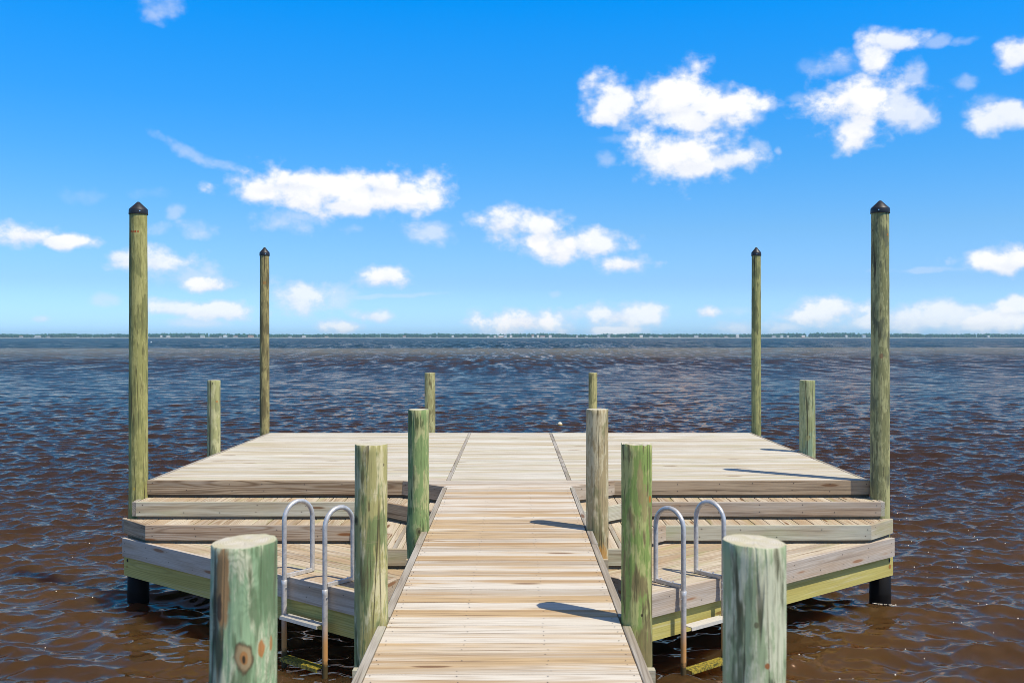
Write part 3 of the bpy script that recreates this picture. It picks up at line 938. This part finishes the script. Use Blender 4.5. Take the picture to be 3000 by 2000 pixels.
def grid_mesh(name, X, Y, Z):
    nr, nc = X.shape
    me = bpy.data.meshes.new(name)
    v = np.stack([X, Y, Z], -1).reshape(-1, 3).astype(np.float32)
    i = np.arange(nr - 1)[:, None] * nc + np.arange(nc - 1)[None, :]
    q = np.stack([i, i + 1, i + nc + 1, i + nc], -1).reshape(-1, 4).astype(np.int32)
    me.vertices.add(len(v)); me.vertices.foreach_set('co', v.ravel())
    me.loops.add(q.size); me.loops.foreach_set('vertex_index', q.ravel())
    me.polygons.add(len(q))
    me.polygons.foreach_set('loop_start', np.arange(0, q.size, 4, dtype=np.int32))
    me.polygons.foreach_set('loop_total', np.full(len(q), 4, dtype=np.int32))
    me.polygons.foreach_set('use_smooth', np.ones(len(q), dtype=bool))
    me.update(calc_edges=True)
    return me

rows = [-60, -30, -15, -8, -4, -2, 0.0]
y = 0.6
while y < 7.0:
    rows.append(y); y += 0.12
while y < 420:
    rows.append(y)
    y += max(0.024, y * y / 2663 * 0.25)
while y < 4200:
    rows.append(y); y *= 1.12
rows = np.array(rows)
cols = np.linspace(-1, 1, 961)
half = np.maximum(4.0, np.abs(rows) * 0.66 + 3.0)
X = cols[None, :] * half[:, None]
Yg = np.repeat(rows[:, None], len(cols), 1)
dyl = np.gradient(rows)
sp = np.maximum(np.abs(dyl), half * 2 / 960)
cut = np.repeat((2.1 * sp)[:, None], len(cols), 1)
Z, ox, oy = wave(X, Yg, cut)
fade = np.clip(1 - (Yg - 90) / 120, 0, 1)
Z *= fade
water = bpy.data.objects.new('water', grid_mesh('water', X + ox * fade, Yg + oy * fade, Z))
COL.objects.link(water)
tag(water, kind='structure')

m, n = new_mat('tannin_brown_water')
P = n.n('ShaderNodeNewGeometry').outputs['Position']
px, py, pz = n.xyz(P)
wn = n.noise(n.vm('MULTIPLY', P, (0.012, 0.02, 0)), 1.0, 3, 0.55)
dl = n.m('ADD', py, n.m('ADD', n.m('MULTIPLY', px, -0.10), n.m('MULTIPLY', n.m('SUBTRACT', wn, 0.5), 110.0)))
near_n = n.noise(n.vm('MULTIPLY', P, (0.5, 0.8, 0)), 1.0, 4, 0.6)
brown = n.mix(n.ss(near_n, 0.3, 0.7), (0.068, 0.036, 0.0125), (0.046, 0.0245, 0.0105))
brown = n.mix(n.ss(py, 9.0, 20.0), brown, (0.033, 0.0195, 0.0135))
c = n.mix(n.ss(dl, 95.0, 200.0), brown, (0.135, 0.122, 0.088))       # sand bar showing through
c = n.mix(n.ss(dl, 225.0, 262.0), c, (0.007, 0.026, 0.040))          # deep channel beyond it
# ripples finer than the mesh: random small slopes, stronger where the mesh grows coarse
def slopes(sc, detail):
    t = n.n('ShaderNodeTexNoise', {'Vector': n.vm('MULTIPLY', P, sc), 'Scale': 1.0, 'Detail': detail, 'Roughness': 0.6, 'Distortion': 0.0}).outputs['Color']
    return n.vm('MULTIPLY', n.vm('SUBTRACT', t, (0.5, 0.5, 0.5)), (1, 1, 0))
def scaled(v, f):
    return n.n('ShaderNodeVectorMath', {0: v, 'Scale': f}, operation='SCALE').outputs[0]
sl1 = scaled(slopes((4.0, 8.0, 1.0), 4), 0.20)
sl2 = scaled(slopes((0.8, 2.4, 1.0), 5), n.ss(py, 14.0, 60.0, 0.0, 0.75))
sl3 = scaled(slopes((1.1, 0.12, 1.0), 4), n.ss(py, 35.0, 120.0, 0.0, 1.1))
sl4 = scaled(slopes((0.4, 0.03, 1.0), 3), n.ss(py, 120.0, 300.0, 0.0, 0.9))
sl3 = n.vm('ADD', sl3, sl4)
lean = n.comb(0.0, n.ss(py, 10.0, 120.0, 0.0, -0.22), 0.0)
N0 = n.n('ShaderNodeNewGeometry').outputs['Normal']
NN = n.vm('NORMALIZE', n.vm('ADD', N0, n.vm('ADD', n.vm('ADD', sl1, sl2), n.vm('ADD', sl3, lean))))
fr = n.n('ShaderNodeFresnel', {'IOR': 1.44, 'Normal': NN}).outputs[0]
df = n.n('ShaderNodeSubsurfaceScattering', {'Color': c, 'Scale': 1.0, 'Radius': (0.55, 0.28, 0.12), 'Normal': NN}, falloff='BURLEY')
gl = n.n('ShaderNodeBsdfGlossy', {'Color': (1.0, 0.705, 0.55, 1.0), 'Roughness': 0.07, 'Normal': NN})
bs = n.n('ShaderNodeMixShader', {0: fr, 1: df.outputs[0], 2: gl.outputs[0]})
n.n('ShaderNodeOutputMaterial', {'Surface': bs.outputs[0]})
water.data.materials.append(m)

# floating foam flecks near the landing on the right
fl = MB()
for i in range(110):
    yy = rng.uniform(7.6, 17.0)
    xx = rng.uniform(2.0, 6.6) if rng.random() < 0.9 else rng.uniform(-6, -2.3)
    if xx > 0 and yy > 9 and xx < 3.95: xx += 2.1
    if xx < 0 and yy > 8.5 and xx > -4.0: xx -= 2.0
    zz, fx, fy = wave(np.array([[xx]]), np.array([[yy]]), np.array([[0.05]]))
    r = rng.uniform(0.003, 0.0085)
    fl.lathe([(r, -0.003), (r * 0.9, 0.003), (r * 0.4, 0.006), (0.0, 0.0065)], 7, (xx + fx[0, 0], yy + fy[0, 0], zz[0, 0] + 0.003))
for i in range(70):
    t = rng.uniform(-2.6, -0.5)
    q = 0.112 + abs(rng.gauss(0, 0.025))
    xx, yy = 3.705 + q * math.cos(t), 9.99 + q * math.sin(t)
    zz, fx, fy = wave(np.array([[xx]]), np.array([[yy]]), np.array([[0.05]]))
    r = rng.uniform(0.002, 0.006)
    fl.lathe([(r, -0.002), (r * 0.9, 0.002), (0.0, 0.005)], 6, (xx, yy, zz[0, 0] + 0.004))
tag(fl.build('foam_flecks', M_FOAM), 'white foam flecks floating on the brown water near the landings', 'foam', kind='stuff')

# buoys
def buoy_mat():
    m, n = new_mat('buoy_paint')
    P = n.n('ShaderNodeTexCoord').outputs['Object']
    x, y, z = n.xyz(P)
    w = n.m('ADD', z, n.m('MULTIPLY', n.m('SUBTRACT', n.noise(P, 30.0, 3), 0.5), 0.03))
    c = n.mix(n.ss(w, 0.035, 0.005), (0.62, 0.56, 0.42), (0.42, 0.23, 0.03))
    c = n.mix(n.ss(w, -0.005, -0.03), c, (0.05, 0.03, 0.008))
    finish(n, c, 0.4)
    return m
M_BUOY = buoy_mat()
zz, _, _ = wave(np.array([[1.43]]), np.array([[30.2]]), np.array([[0.3]]))
bz = float(zz[0, 0])
mb = MB()
mb.lathe([(0.0, -0.078)] + [(0.078 * math.sin(math.pi * i / 16), -0.078 * math.cos(math.pi * i / 16)) for i in range(1, 16)] + [(0.014, 0.077), (0.014, 0.088), (0.0, 0.09)], 24)
tag(mb.build('buoy', M_BUOY, None, (1.43, 30.2, bz + 0.055)), 'small round buoy, white above and yellow brown below, floating beyond the platform', 'buoy')
mb = MB()
mb.lathe([(0.0, -0.3)] + [(0.3 * math.sin(math.pi * i / 10), -0.3 * math.cos(math.pi * i / 10)) for i in range(1, 10)] + [(0.05, 0.3), (0.05, 0.36), (0.0, 0.37)], 14)
tag(mb.build('mooring_float', plain('white_float', (0.8, 0.8, 0.78), 0.5), None, (-178.0, 487.0, 0.18)), 'tiny white float far out right of the tall front left pile', 'float')

# ------------------------------------------------------------------ far shore
FD = 2950.0
land = MB()
NX = 160
vs, fs = [], []
for i in range(NX + 1):
    x = -2600 + 5200 * i / NX
    w = 16 * mnoise.noise(Vector((x * 0.004, 3.3, 0)))
    for (dy, z) in ((0, -0.6), (6, 0.5), (22, 1.2), (60, 2.4), (700, 4.0), (700, -3)):
        vs.append((x, FD + w + dy, z))
for i in range(NX):
    for k in range(5):
        fs.append((i * 6 + k, (i + 1) * 6 + k, (i + 1) * 6 + k + 1, i * 6 + k + 1))
land.add(vs, fs)
m, n = new_mat('far_sandy_bank')
P = n.n('ShaderNodeNewGeometry').outputs['Position']
x, y, z = n.xyz(P)
sn = n.noise(n.vm('MULTIPLY', P, (0.006, 0.02, 0)), 1.0, 3)
c = n.mix(n.ss(n.m('ADD', z, n.m('MULTIPLY', sn, 2.2)), 1.7, 2.3), (0.50, 0.44, 0.32), (0.10, 0.14, 0.05))
finish(n, c, 0.9)
tag(land.build('far_shore', m), kind='structure')

# woods along the far shore: thousands of crowns, one mass
ico_v, ico_f = [], []
import bmesh
bm = bmesh.new(); bmesh.ops.create_icosphere(bm, subdivisions=1, radius=1.0)
ico_v = np.array([v.co[:] for v in bm.verts]); ico_f = np.array([[v.index for v in f.verts] for f in bm.faces]); bm.free()
tr = np.random.default_rng(5)
NTREE = 2600
AV, AF = [], []
for i in range(NTREE):
    x = tr.uniform(-1900, 1900)
    d = tr.uniform(26, 150)
    hump = 1.0 + 0.28 * mnoise.noise(Vector((x * 0.006, 0.5, 0))) + 0.16 * mnoise.noise(Vector((x * 0.03, 7.5, 0)))
    h = tr.uniform(10.0, 12.5) * hump
    rx, rz = tr.uniform(3.0, 6.0), h * tr.uniform(0.42, 0.55)
    v = ico_v * tr.uniform(0.78, 1.22, (len(ico_v), 1)) * np.array([rx, rx, rz]) + np.array([x, FD + d, h - rz + 1.0])
    AF.append(ico_f + len(ico_v) * i); AV.append(v)
wv, wf = np.concatenate(AV), np.concatenate(AF)
me = bpy.data.meshes.new('far_woods')
me.from_pydata(wv.tolist(), [], wf.tolist())
m, n = new_mat('far_foliage')
P = n.n('ShaderNodeNewGeometry').outputs['Position']
fnz = n.noise(P, 0.12, 3, 0.6)
c = n.mix(n.ss(fnz, 0.35, 0.65), (0.010, 0.060, 0.030), (0.032, 0.105, 0.046))
finish(n, c, 0.9, spec=0.1)
me.materials.append(m)
woods = bpy.data.objects.new('far_woods', me); COL.objects.link(woods)
tag(woods, 'long low line of green woods along the far shore', 'woods', kind='stuff')

# houses along the far shore: (picture-measured bearing, width, height, wall, roof)
WALLS = {'white': (0.64, 0.63, 0.60), 'cream': (0.70, 0.62, 0.48), 'tan': (0.55, 0.40, 0.28), 'pale blue': (0.55, 0.64, 0.70)}
ROOFS = {'grey': (0.30, 0.31, 0.32), 'white': (0.60, 0.60, 0.58), 'brown': (0.30, 0.17, 0.11), 'green': (0.20, 0.30, 0.24)}
WM = {k: plain('house_wall_' + k.replace(' ', '_'), v, 0.8, nscale=0.4, var=0.3) for k, v in WALLS.items()}
RM = {k: plain('house_roof_' + k, v, 0.8, nscale=0.4, var=0.3) for k, v in ROOFS.items()}
HS = [(56, 9, 5, 'white', 'brown'), (106, 18, 5, 'white', 'white'), (136, 7, 4, 'cream', 'grey'), (225, 5, 3, 'white', 'grey'),
      (330, 7, 3, 'cream', 'grey'), (432, 9, 4, 'white', 'grey'), (473, 4, 6, 'white', 'white'), (493, 9, 5, 'cream', 'white'),
      (548, 14, 4, 'white', 'grey'), (591, 11, 8, 'white', 'green'), (643, 6, 4, 'white', 'grey'), (657, 10, 7, 'pale blue', 'white'),
      (688, 11, 5, 'white', 'brown'), (733, 15, 7, 'tan', 'brown'), (850, 8, 4, 'white', 'grey'), (891, 9, 5, 'white', 'white'),
      (957, 10, 4, 'cream', 'brown'), (1183, 8, 5, 'white', 'brown'), (1260, 4, 4, 'white', 'grey'), (1280, 4, 4, 'cream', 'grey'),
      (1326, 6, 6, 'white', 'white'), (1363, 10, 4, 'white', 'grey'), (1430, 7, 4, 'white', 'white'), (1450, 7, 6, 'white', 'grey'),
      (1468, 14, 6, 'tan', 'white'), (1481, 7, 8, 'pale blue', 'grey'), (1497, 7, 7, 'white', 'white'), (1533, 6, 3, 'white', 'grey'),
      (1561, 7, 8, 'white', 'brown'), (1576, 6, 7, 'cream', 'white'), (1590, 13, 5, 'white', 'brown'), (1612, 8, 7, 'white', 'white'),
      (1691, 4, 7, 'white', 'grey'), (1718, 8, 3, 'cream', 'grey'), (1752, 6, 3, 'white', 'grey'), (1784, 8, 8, 'white', 'grey'),
      (1829, 6, 3, 'white', 'white'), (1878, 9, 7, 'cream', 'white'), (1906, 9, 4, 'white', 'grey'), (1935, 13, 4, 'white', 'brown'),
      (1990, 6, 4, 'cream', 'grey'), (2040, 12, 6, 'white', 'grey'), (2127, 9, 4, 'white', 'brown'), (2161, 8, 8, 'white', 'white'),
      (2269, 11, 5, 'white', 'grey'), (2292, 8, 8, 'white', 'green'), (2310, 5, 5, 'cream', 'white'), (2355, 10, 6, 'tan', 'white'),
      (2408, 9, 3, 'white', 'grey'), (2480, 5, 7, 'white', 'white'), (2532, 9, 8, 'pale blue', 'grey'), (2896, 5, 6, 'white', 'white')]
# rows of landmarks the labels count from
MARKS = [(0, 'the left edge of the photo'), (403, 'the tall front left pile'), (773, 'the tall far left pile'), (1260, 'the far streaky short pile'),
         (1736, 'the slim short pile'), (2213, 'the tall far right pile'), (2577, 'the tall front right pile')]
ORD = ['first', 'second', 'third', 'fourth', 'fifth', 'sixth', 'seventh', 'eighth', 'ninth', 'tenth', 'eleventh', 'twelfth', 'thirteenth', 'fourteenth', 'fifteenth', 'sixteenth', 'seventeenth', 'eighteenth']
count = {}
for (bx, w, h, wc, rc) in HS:
    mk_ = [q for q in MARKS if q[0] <= bx][-1]
    count[mk_] = count.get(mk_, 0) + 1
    hx = (bx - 1503) / 2900 * (FD + 16)
    dp = rng.uniform(7, 10)
    wy = 16 * mnoise.noise(Vector((hx * 0.004, 3.3, 0)))
    zb = 1.0
    mb = MB()
    hw, hd = w / 2, dp / 2
    eave = h * 0.68
    mb.add([(-hw, -hd, 0), (hw, -hd, 0), (hw, hd, 0), (-hw, hd, 0), (-hw, -hd, eave), (hw, -hd, eave), (hw, hd, eave), (-hw, hd, eave), (-hw, 0, h * 0.97), (hw, 0, h * 0.97)],
           [(0, 1, 5, 4), (2, 3, 7, 6), (1, 2, 6, 9, 5), (3, 0, 4, 8, 7)])
    house = mb.build('shore_house', WM[wc], None, (hx, FD + wy + 20, zb))
    rf = MB()
    o_ = 0.5
    rf.add([(-hw - o_, -hd - o_, eave - 0.1), (hw + o_, -hd - o_, eave - 0.1), (hw + o_, 0, h + 0.1), (-hw - o_, 0, h + 0.1), (-hw - o_, hd + o_, eave - 0.1), (hw + o_, hd + o_, eave - 0.1),
            (-hw - o_, -hd - o_, eave - 0.4), (hw + o_, -hd - o_, eave - 0.4), (hw + o_, hd + o_, eave - 0.4), (-hw - o_, hd + o_, eave - 0.4)],
           [(0, 1, 2, 3), (3, 2, 5, 4), (6, 7, 1, 0), (8, 9, 4, 5), (6, 0, 3, 4, 9), (7, 8, 5, 2, 1)])
    rf.build('roof', RM[rc], house)
    wd = MB()
    nwin = max(2, int(w / 2.6))
    for fl_ in range(2 if h >= 7 else 1):
        for q in range(nwin):
            cx_ = -hw + w * (q + 0.5) / nwin
            z0_ = 0.9 + fl_ * 2.4
            if z0_ + 1.1 > eave: continue
            wd.add([(cx_ - 0.5, -hd - 0.03, z0_), (cx_ + 0.5, -hd - 0.03, z0_), (cx_ + 0.5, -hd - 0.03, z0_ + 1.1), (cx_ - 0.5, -hd - 0.03, z0_ + 1.1)], [(0, 1, 2, 3)])
    size = 'large' if w >= 13 else ('tall narrow' if h >= 7 and w <= 8 else ('two storey' if h >= 7 else 'small'))
    tag(house, '%s %s far shore house, %s one right of %s' % (size, wc, ORD[count[mk_] - 1], mk_[1]), 'house', 'houses on the far shore')

# low dark pier at the far right
mb = MB()
hx = (2718 - 1503) / 2900 * (FD - 12)
mb.box(-11, 11, -2, 2, 1.5, 2.7)
pier = mb.build('far_pier', plain('pier_timber', (0.06, 0.08, 0.11), 0.8, nscale=0.5), None, (hx, FD - 12, 0))
tag(pier, 'low dark pier on the far shore near the right edge of the photo', 'pier')
for q in (-8, -4, 0, 4, 8):
    mb = MB(); mb.box(q - 0.35, q + 0.35, -0.6, 0.6, -1.0, 1.498); mb.build('post', pier.data.materials[0], pier)

# ------------------------------------------------------------------ haze over the lake
mb = MB()
hx0, hx1, hy0, hy1, hz0, hz1 = -2800, 2800, -150, 3900, -4.5, 24.0
mb.add([(hx0, hy0, hz0), (hx1, hy0, hz0), (hx1, hy1, hz0), (hx0, hy1, hz0), (hx0, hy0, hz1), (hx1, hy0, hz1), (hx1, hy1, hz1), (hx0, hy1, hz1)],
       [(3, 2, 1, 0), (4, 5, 6, 7), (0, 1, 5, 4), (1, 2, 6, 5), (2, 3, 7, 6), (3, 0, 4, 7)])
hm, n = new_mat('pale_haze')
pv = n.n('ShaderNodeVolumePrincipled', {'Color': (0.55, 0.86, 1.0, 1), 'Density': HAZE, 'Anisotropy': 0.1})
n.n('ShaderNodeOutputMaterial', {'Volume': pv.outputs[0]})
tag(mb.build('haze', hm), 'thin pale haze over the lake', kind='stuff')

# ------------------------------------------------------------------ light
SUN_DIR = Vector((0.43, -0.31, 0.915)).normalized()
elev = math.asin(SUN_DIR.z)
azi = math.atan2(SUN_DIR.x, SUN_DIR.y)
sl = bpy.data.lights.new('sun', 'SUN')
sl.energy = 5.0
sl.angle = R(0.53)
sl.color = (1.0, 0.93, 0.80)
so = bpy.data.objects.new('sun', sl); COL.objects.link(so)
so.rotation_euler = SUN_DIR.to_track_quat('Z', 'Y').to_euler()

# clouds: (x, y, half width, half height, opacity, turn) measured on the photo (2352 wide), turned into bearings and elevations
CL = [
 (708,442,150,44,1),(865,446,125,44,1),(598,445,75,20,.95),(665,415,70,24,1),(880,420,60,22,1),(950,457,42,14,.9),(800,478,80,16,1),
 (660,500,70,26,.5),(690,518,28,12,.45),(375,22,48,24,.45),(395,5,26,18,.4),(440,353,60,11,.4,-25),(500,374,50,9,.4,-14),
 (55,540,75,24,.95),(150,555,72,17,.95),(350,600,82,26,.85),(280,590,30,15,.8),(440,630,60,26,.5),(475,654,55,17,.95),
 (405,488,20,15,.4),(455,525,34,18,.5),(368,525,30,12,.4),(185,450,38,15,.16),(340,442,40,12,.14),(812,525,24,10,.55),(975,537,55,22,.6),(1005,520,25,12,.4),
 (1165,515,85,27,.9),(1250,519,50,25,.95),(1280,562,88,34,1),(1352,560,80,24,.9),(1065,495,10,8,.3),(1430,608,72,18,.95),
 (880,637,48,20,.95),(690,685,60,30,.8),(762,685,40,20,.45),(400,708,62,18,.8),(500,713,85,20,.85),(440,742,80,10,.5),
 (240,695,25,13,.4),(85,733,18,7,.5),(865,725,45,13,.8),(785,752,42,13,.85),(890,680,120,4,.3,3),
 (1200,742,92,27,1),(1270,750,60,15,.7),(1425,725,80,24,.85),(1320,725,42,12,.5),(1410,758,60,13,.85),(1628,718,24,14,.95),(1690,715,40,11,.3),
 (1730,752,95,15,.6),(1660,745,16,7,.3),(1275,675,12,7,.25),
 (1412,235,62,48,.95),(1540,212,82,46,1),(1650,250,90,44,1),(1590,272,70,32,1),(1735,268,25,22,.6),(1768,245,14,13,.45),(1395,268,50,20,1),
 (1565,350,118,52,1),(1500,362,62,36,.95),(1590,388,70,28,1),(1680,365,70,24,.9),(1742,340,24,18,.45),(1410,317,40,11,.35),(1395,362,24,14,.35),(1786,343,9,8,.4),
 (1960,230,92,56,1),(1970,295,52,46,1),(2070,238,58,42,.8),(2110,262,30,28,.75),(2000,130,32,44,.95),(2045,93,52,17,.85),(1925,152,52,30,.6),(2100,180,24,28,.55),(1840,225,26,10,.3),(1868,150,32,15,.25),
 (2345,120,48,26,.9),(2320,266,76,30,.85),(2220,187,24,14,.4),(2160,95,20,9,.4),(2215,95,25,7,.3),(2275,232,25,16,.4),
 (2290,605,72,24,.95),(2345,590,45,26,.95),(2150,620,120,6,.3),(1900,716,92,24,.85),(2080,738,130,26,.8),(2185,725,110,26,.8),(2290,738,90,28,.9),(2345,705,45,16,.85),
]
def to_ang(x, y):
    tx, tz = (x * 1.2755 - 1503) / 2900, (987 - y * 1.2755) / 2900
    u = math.atan(tx)
    return u, math.atan(tz * math.cos(u))
world = bpy.data.worlds.new('World')
scene.world = world
world.use_nodes = True
n = NT(world.node_tree)
D = n.n('ShaderNodeTexCoord').outputs['Generated']
sky = n.n('ShaderNodeTexSky', sky_type='NISHITA', sun_disc=False, sun_elevation=elev, sun_rotation=azi, altitude=0.0, air_density=1.0, dust_density=0.6, ozone_density=2.0).outputs[0]
dx, dy, dz = n.xyz(D)
el = n.m('ARCSINE', dz)
ramp = n.n('ShaderNodeValToRGB', {0: n.m('DIVIDE', el, math.pi / 2)})
SKY_RAMP = [(0.5 / 90, (.98, 1.64, 2.85)), (3 / 90, (.69, 1.13, 1.92)), (6 / 90, (.585, 1.09, 1.67)), (10 / 90, (.342, 1.10, 1.79)), (13 / 90, (.19, 1.12, 1.95)),
            (19 / 90, (.0, 1.22, 2.3)), (21 / 90, (.0, 1.22, 2.3)), (31 / 90, (.95, 1.12, 1.45)), (45 / 90, (1.35, 1.2, 1.3)), (70 / 90, (.9, .85, .95))]
cr = ramp.color_ramp
while len(cr.elements) < len(SKY_RAMP): cr.elements.new(0.5)
for e, (p, c) in zip(cr.elements, SKY_RAMP):
    e.position = p; e.color = (*c, 1)
SKY_GAIN = 1.0
skyc = n.mix(1.0, sky, n.vm('MULTIPLY', ramp.outputs[0], (SKY_GAIN,) * 3), 'MULTIPLY')
STR = 0.1
U = n.m('ARCTAN2', dx, dy)
warp = n.n('ShaderNodeTexNoise', {'Vector': D, 'Scale': 22.0, 'Detail': 4.0, 'Roughness': 0.55})
n1 = n.noise(n.vm('MULTIPLY', D, (1, 1, 1.3)), 33.0, 7, 0.56)
n2 = n.noise(D, 15.0, 2, 0.5)
wv_ = n.vm('SUBTRACT', warp.outputs['Color'], (0.5, 0.5, 0.5))
wx, wy_, wz = n.xyz(wv_)
UV = n.comb(n.m('ADD', U, n.m('MULTIPLY', wx, 0.016)), n.m('ADD', el, n.m('MULTIPLY', wz, 0.010)), 0.0)
NZ = n.m('ADD', n.m('MULTIPLY', n.m('SUBTRACT', n1, 0.5), 2.7), n.m('MULTIPLY', n.m('SUBTRACT', n2, 0.5), 0.3))
WISP = n.ss(n1, 0.36, 0.60, 0.45, 1.0)
plain_bg = n.n('ShaderNodeBackground', {'Color': skyc, 'Strength': STR}).outputs[0]

blobs = []
for b in CL:
    u, v = to_ang(b[0], b[1])
    k = 1.2755 / 2900
    blobs.append((u, v, b[2] * k * math.cos(u) ** 1.5 * 1.20, b[3] * k * math.cos(u) * 1.24, b[4], R(b[5]) if len(b) > 5 else 0.0))
def cell_shader(bl):
    acc = und = None
    for (u, v, a, b_, op, rot) in bl:
        q = n.vm('SUBTRACT', UV, (u, v, 0))
        if rot:
            q = n.n('ShaderNodeVectorRotate', {'Vector': q, 'Angle': -rot}, rotation_type='Z_AXIS').outputs[0]
        q = n.vm('MULTIPLY', q, (1 / a, 1 / b_, 0))
        d = n.m('SUBTRACT', NZ, n.vm('LENGTH', q))
        w = n.ss(d, -1.28, -0.36 if op > 0.7 else -0.25, 0.0, op)
        if op <= 0.7:
            w = n.m('MULTIPLY', w, WISP)
        acc = w if acc is None else n.m('MAXIMUM', acc, w)
        if op > 0.7:        # shaded underside
            base = n.m('MULTIPLY', w, n.ss(n.m('ADD', n.vm('DOT_PRODUCT', q, (0, 1, 0)), n.m('MULTIPLY', NZ, 0.8)), 0.05, -0.75))
            und = base if und is None else n.m('MAXIMUM', und, base)
    if acc is None:
        return plain_bg
    # dense white cores, faintly blue thin edges
    core = n.m('MULTIPLY', n.ss(acc, 0.3, 0.95), n.ss(n1, 0.30, 0.56, 0.35, 1.0))
    cc = n.mix(core, (7.7, 8.4, 9.9), (10.5, 10.5, 10.6))
    if und is not None:
        cc = n.mix(n.m('MULTIPLY', und, 0.6), cc, (7.3, 7.9, 9.2))
    fin = n.mix(acc, skyc, cc)
    return n.n('ShaderNodeBackground', {'Color': fin, 'Strength': STR}).outputs[0]
cur = plain_bg
UE = [-0.62, -0.36, -0.20, -0.05, 0.10, 0.22, 0.34, 0.62]
VE = [-0.01, 0.085, 0.19, 0.42]
for i in range(len(UE) - 1):
    for j in range(len(VE) - 1):
        bl = [b for b in blobs if b[0] + 2.0 * b[2] + .01 > UE[i] and b[0] - 2.0 * b[2] - .01 < UE[i + 1] and b[1] + 2.0 * b[3] + .01 > VE[j] and b[1] - 2.0 * b[3] - .01 < VE[j + 1]]
        if not bl:
            continue
        inu = n.m('MULTIPLY', n.m('GREATER_THAN', U, UE[i]), n.m('LESS_THAN', U, UE[i + 1] + 1e-9))
        inv = n.m('MULTIPLY', n.m('GREATER_THAN', el, VE[j]), n.m('LESS_THAN', el, VE[j + 1] + 1e-9))
        cur = n.n('ShaderNodeMixShader', {0: n.m('MULTIPLY', inu, inv), 1: cur, 2: cell_shader(bl)}).outputs[0]
n.n('ShaderNodeOutputWorld', {'Surface': cur})

# ------------------------------------------------------------------ camera
cam = bpy.data.cameras.new('camera')
cam.sensor_width = 36.0
cam.lens = 2900 / 3000 * 36.0
cam.shift_x = -3 / 3000
cam.shift_y = -13 / 3000
cam.clip_start = 0.1
cam.clip_end = 12000
cam.dof.use_dof = True
cam.dof.focus_distance = 9.0
cam.dof.aperture_fstop = 5.0
co = bpy.data.objects.new('camera', cam); COL.objects.link(co)
co.location = (0, 0, CAM_Z)
co.rotation_euler = (R(90), 0, 0)
scene.camera = co
scene.view_settings.view_transform = 'Standard'
scene.view_settings.look = 'None'
scene.view_settings.exposure = 0.0
scene.view_settings.gamma = 1.0
scene.cycles.use_denoising = True
scene.cycles.filter_width = 0.85
scene.cycles.max_bounces = 6
scene.cycles.diffuse_bounces = 3
scene.cycles.glossy_bounces = 3
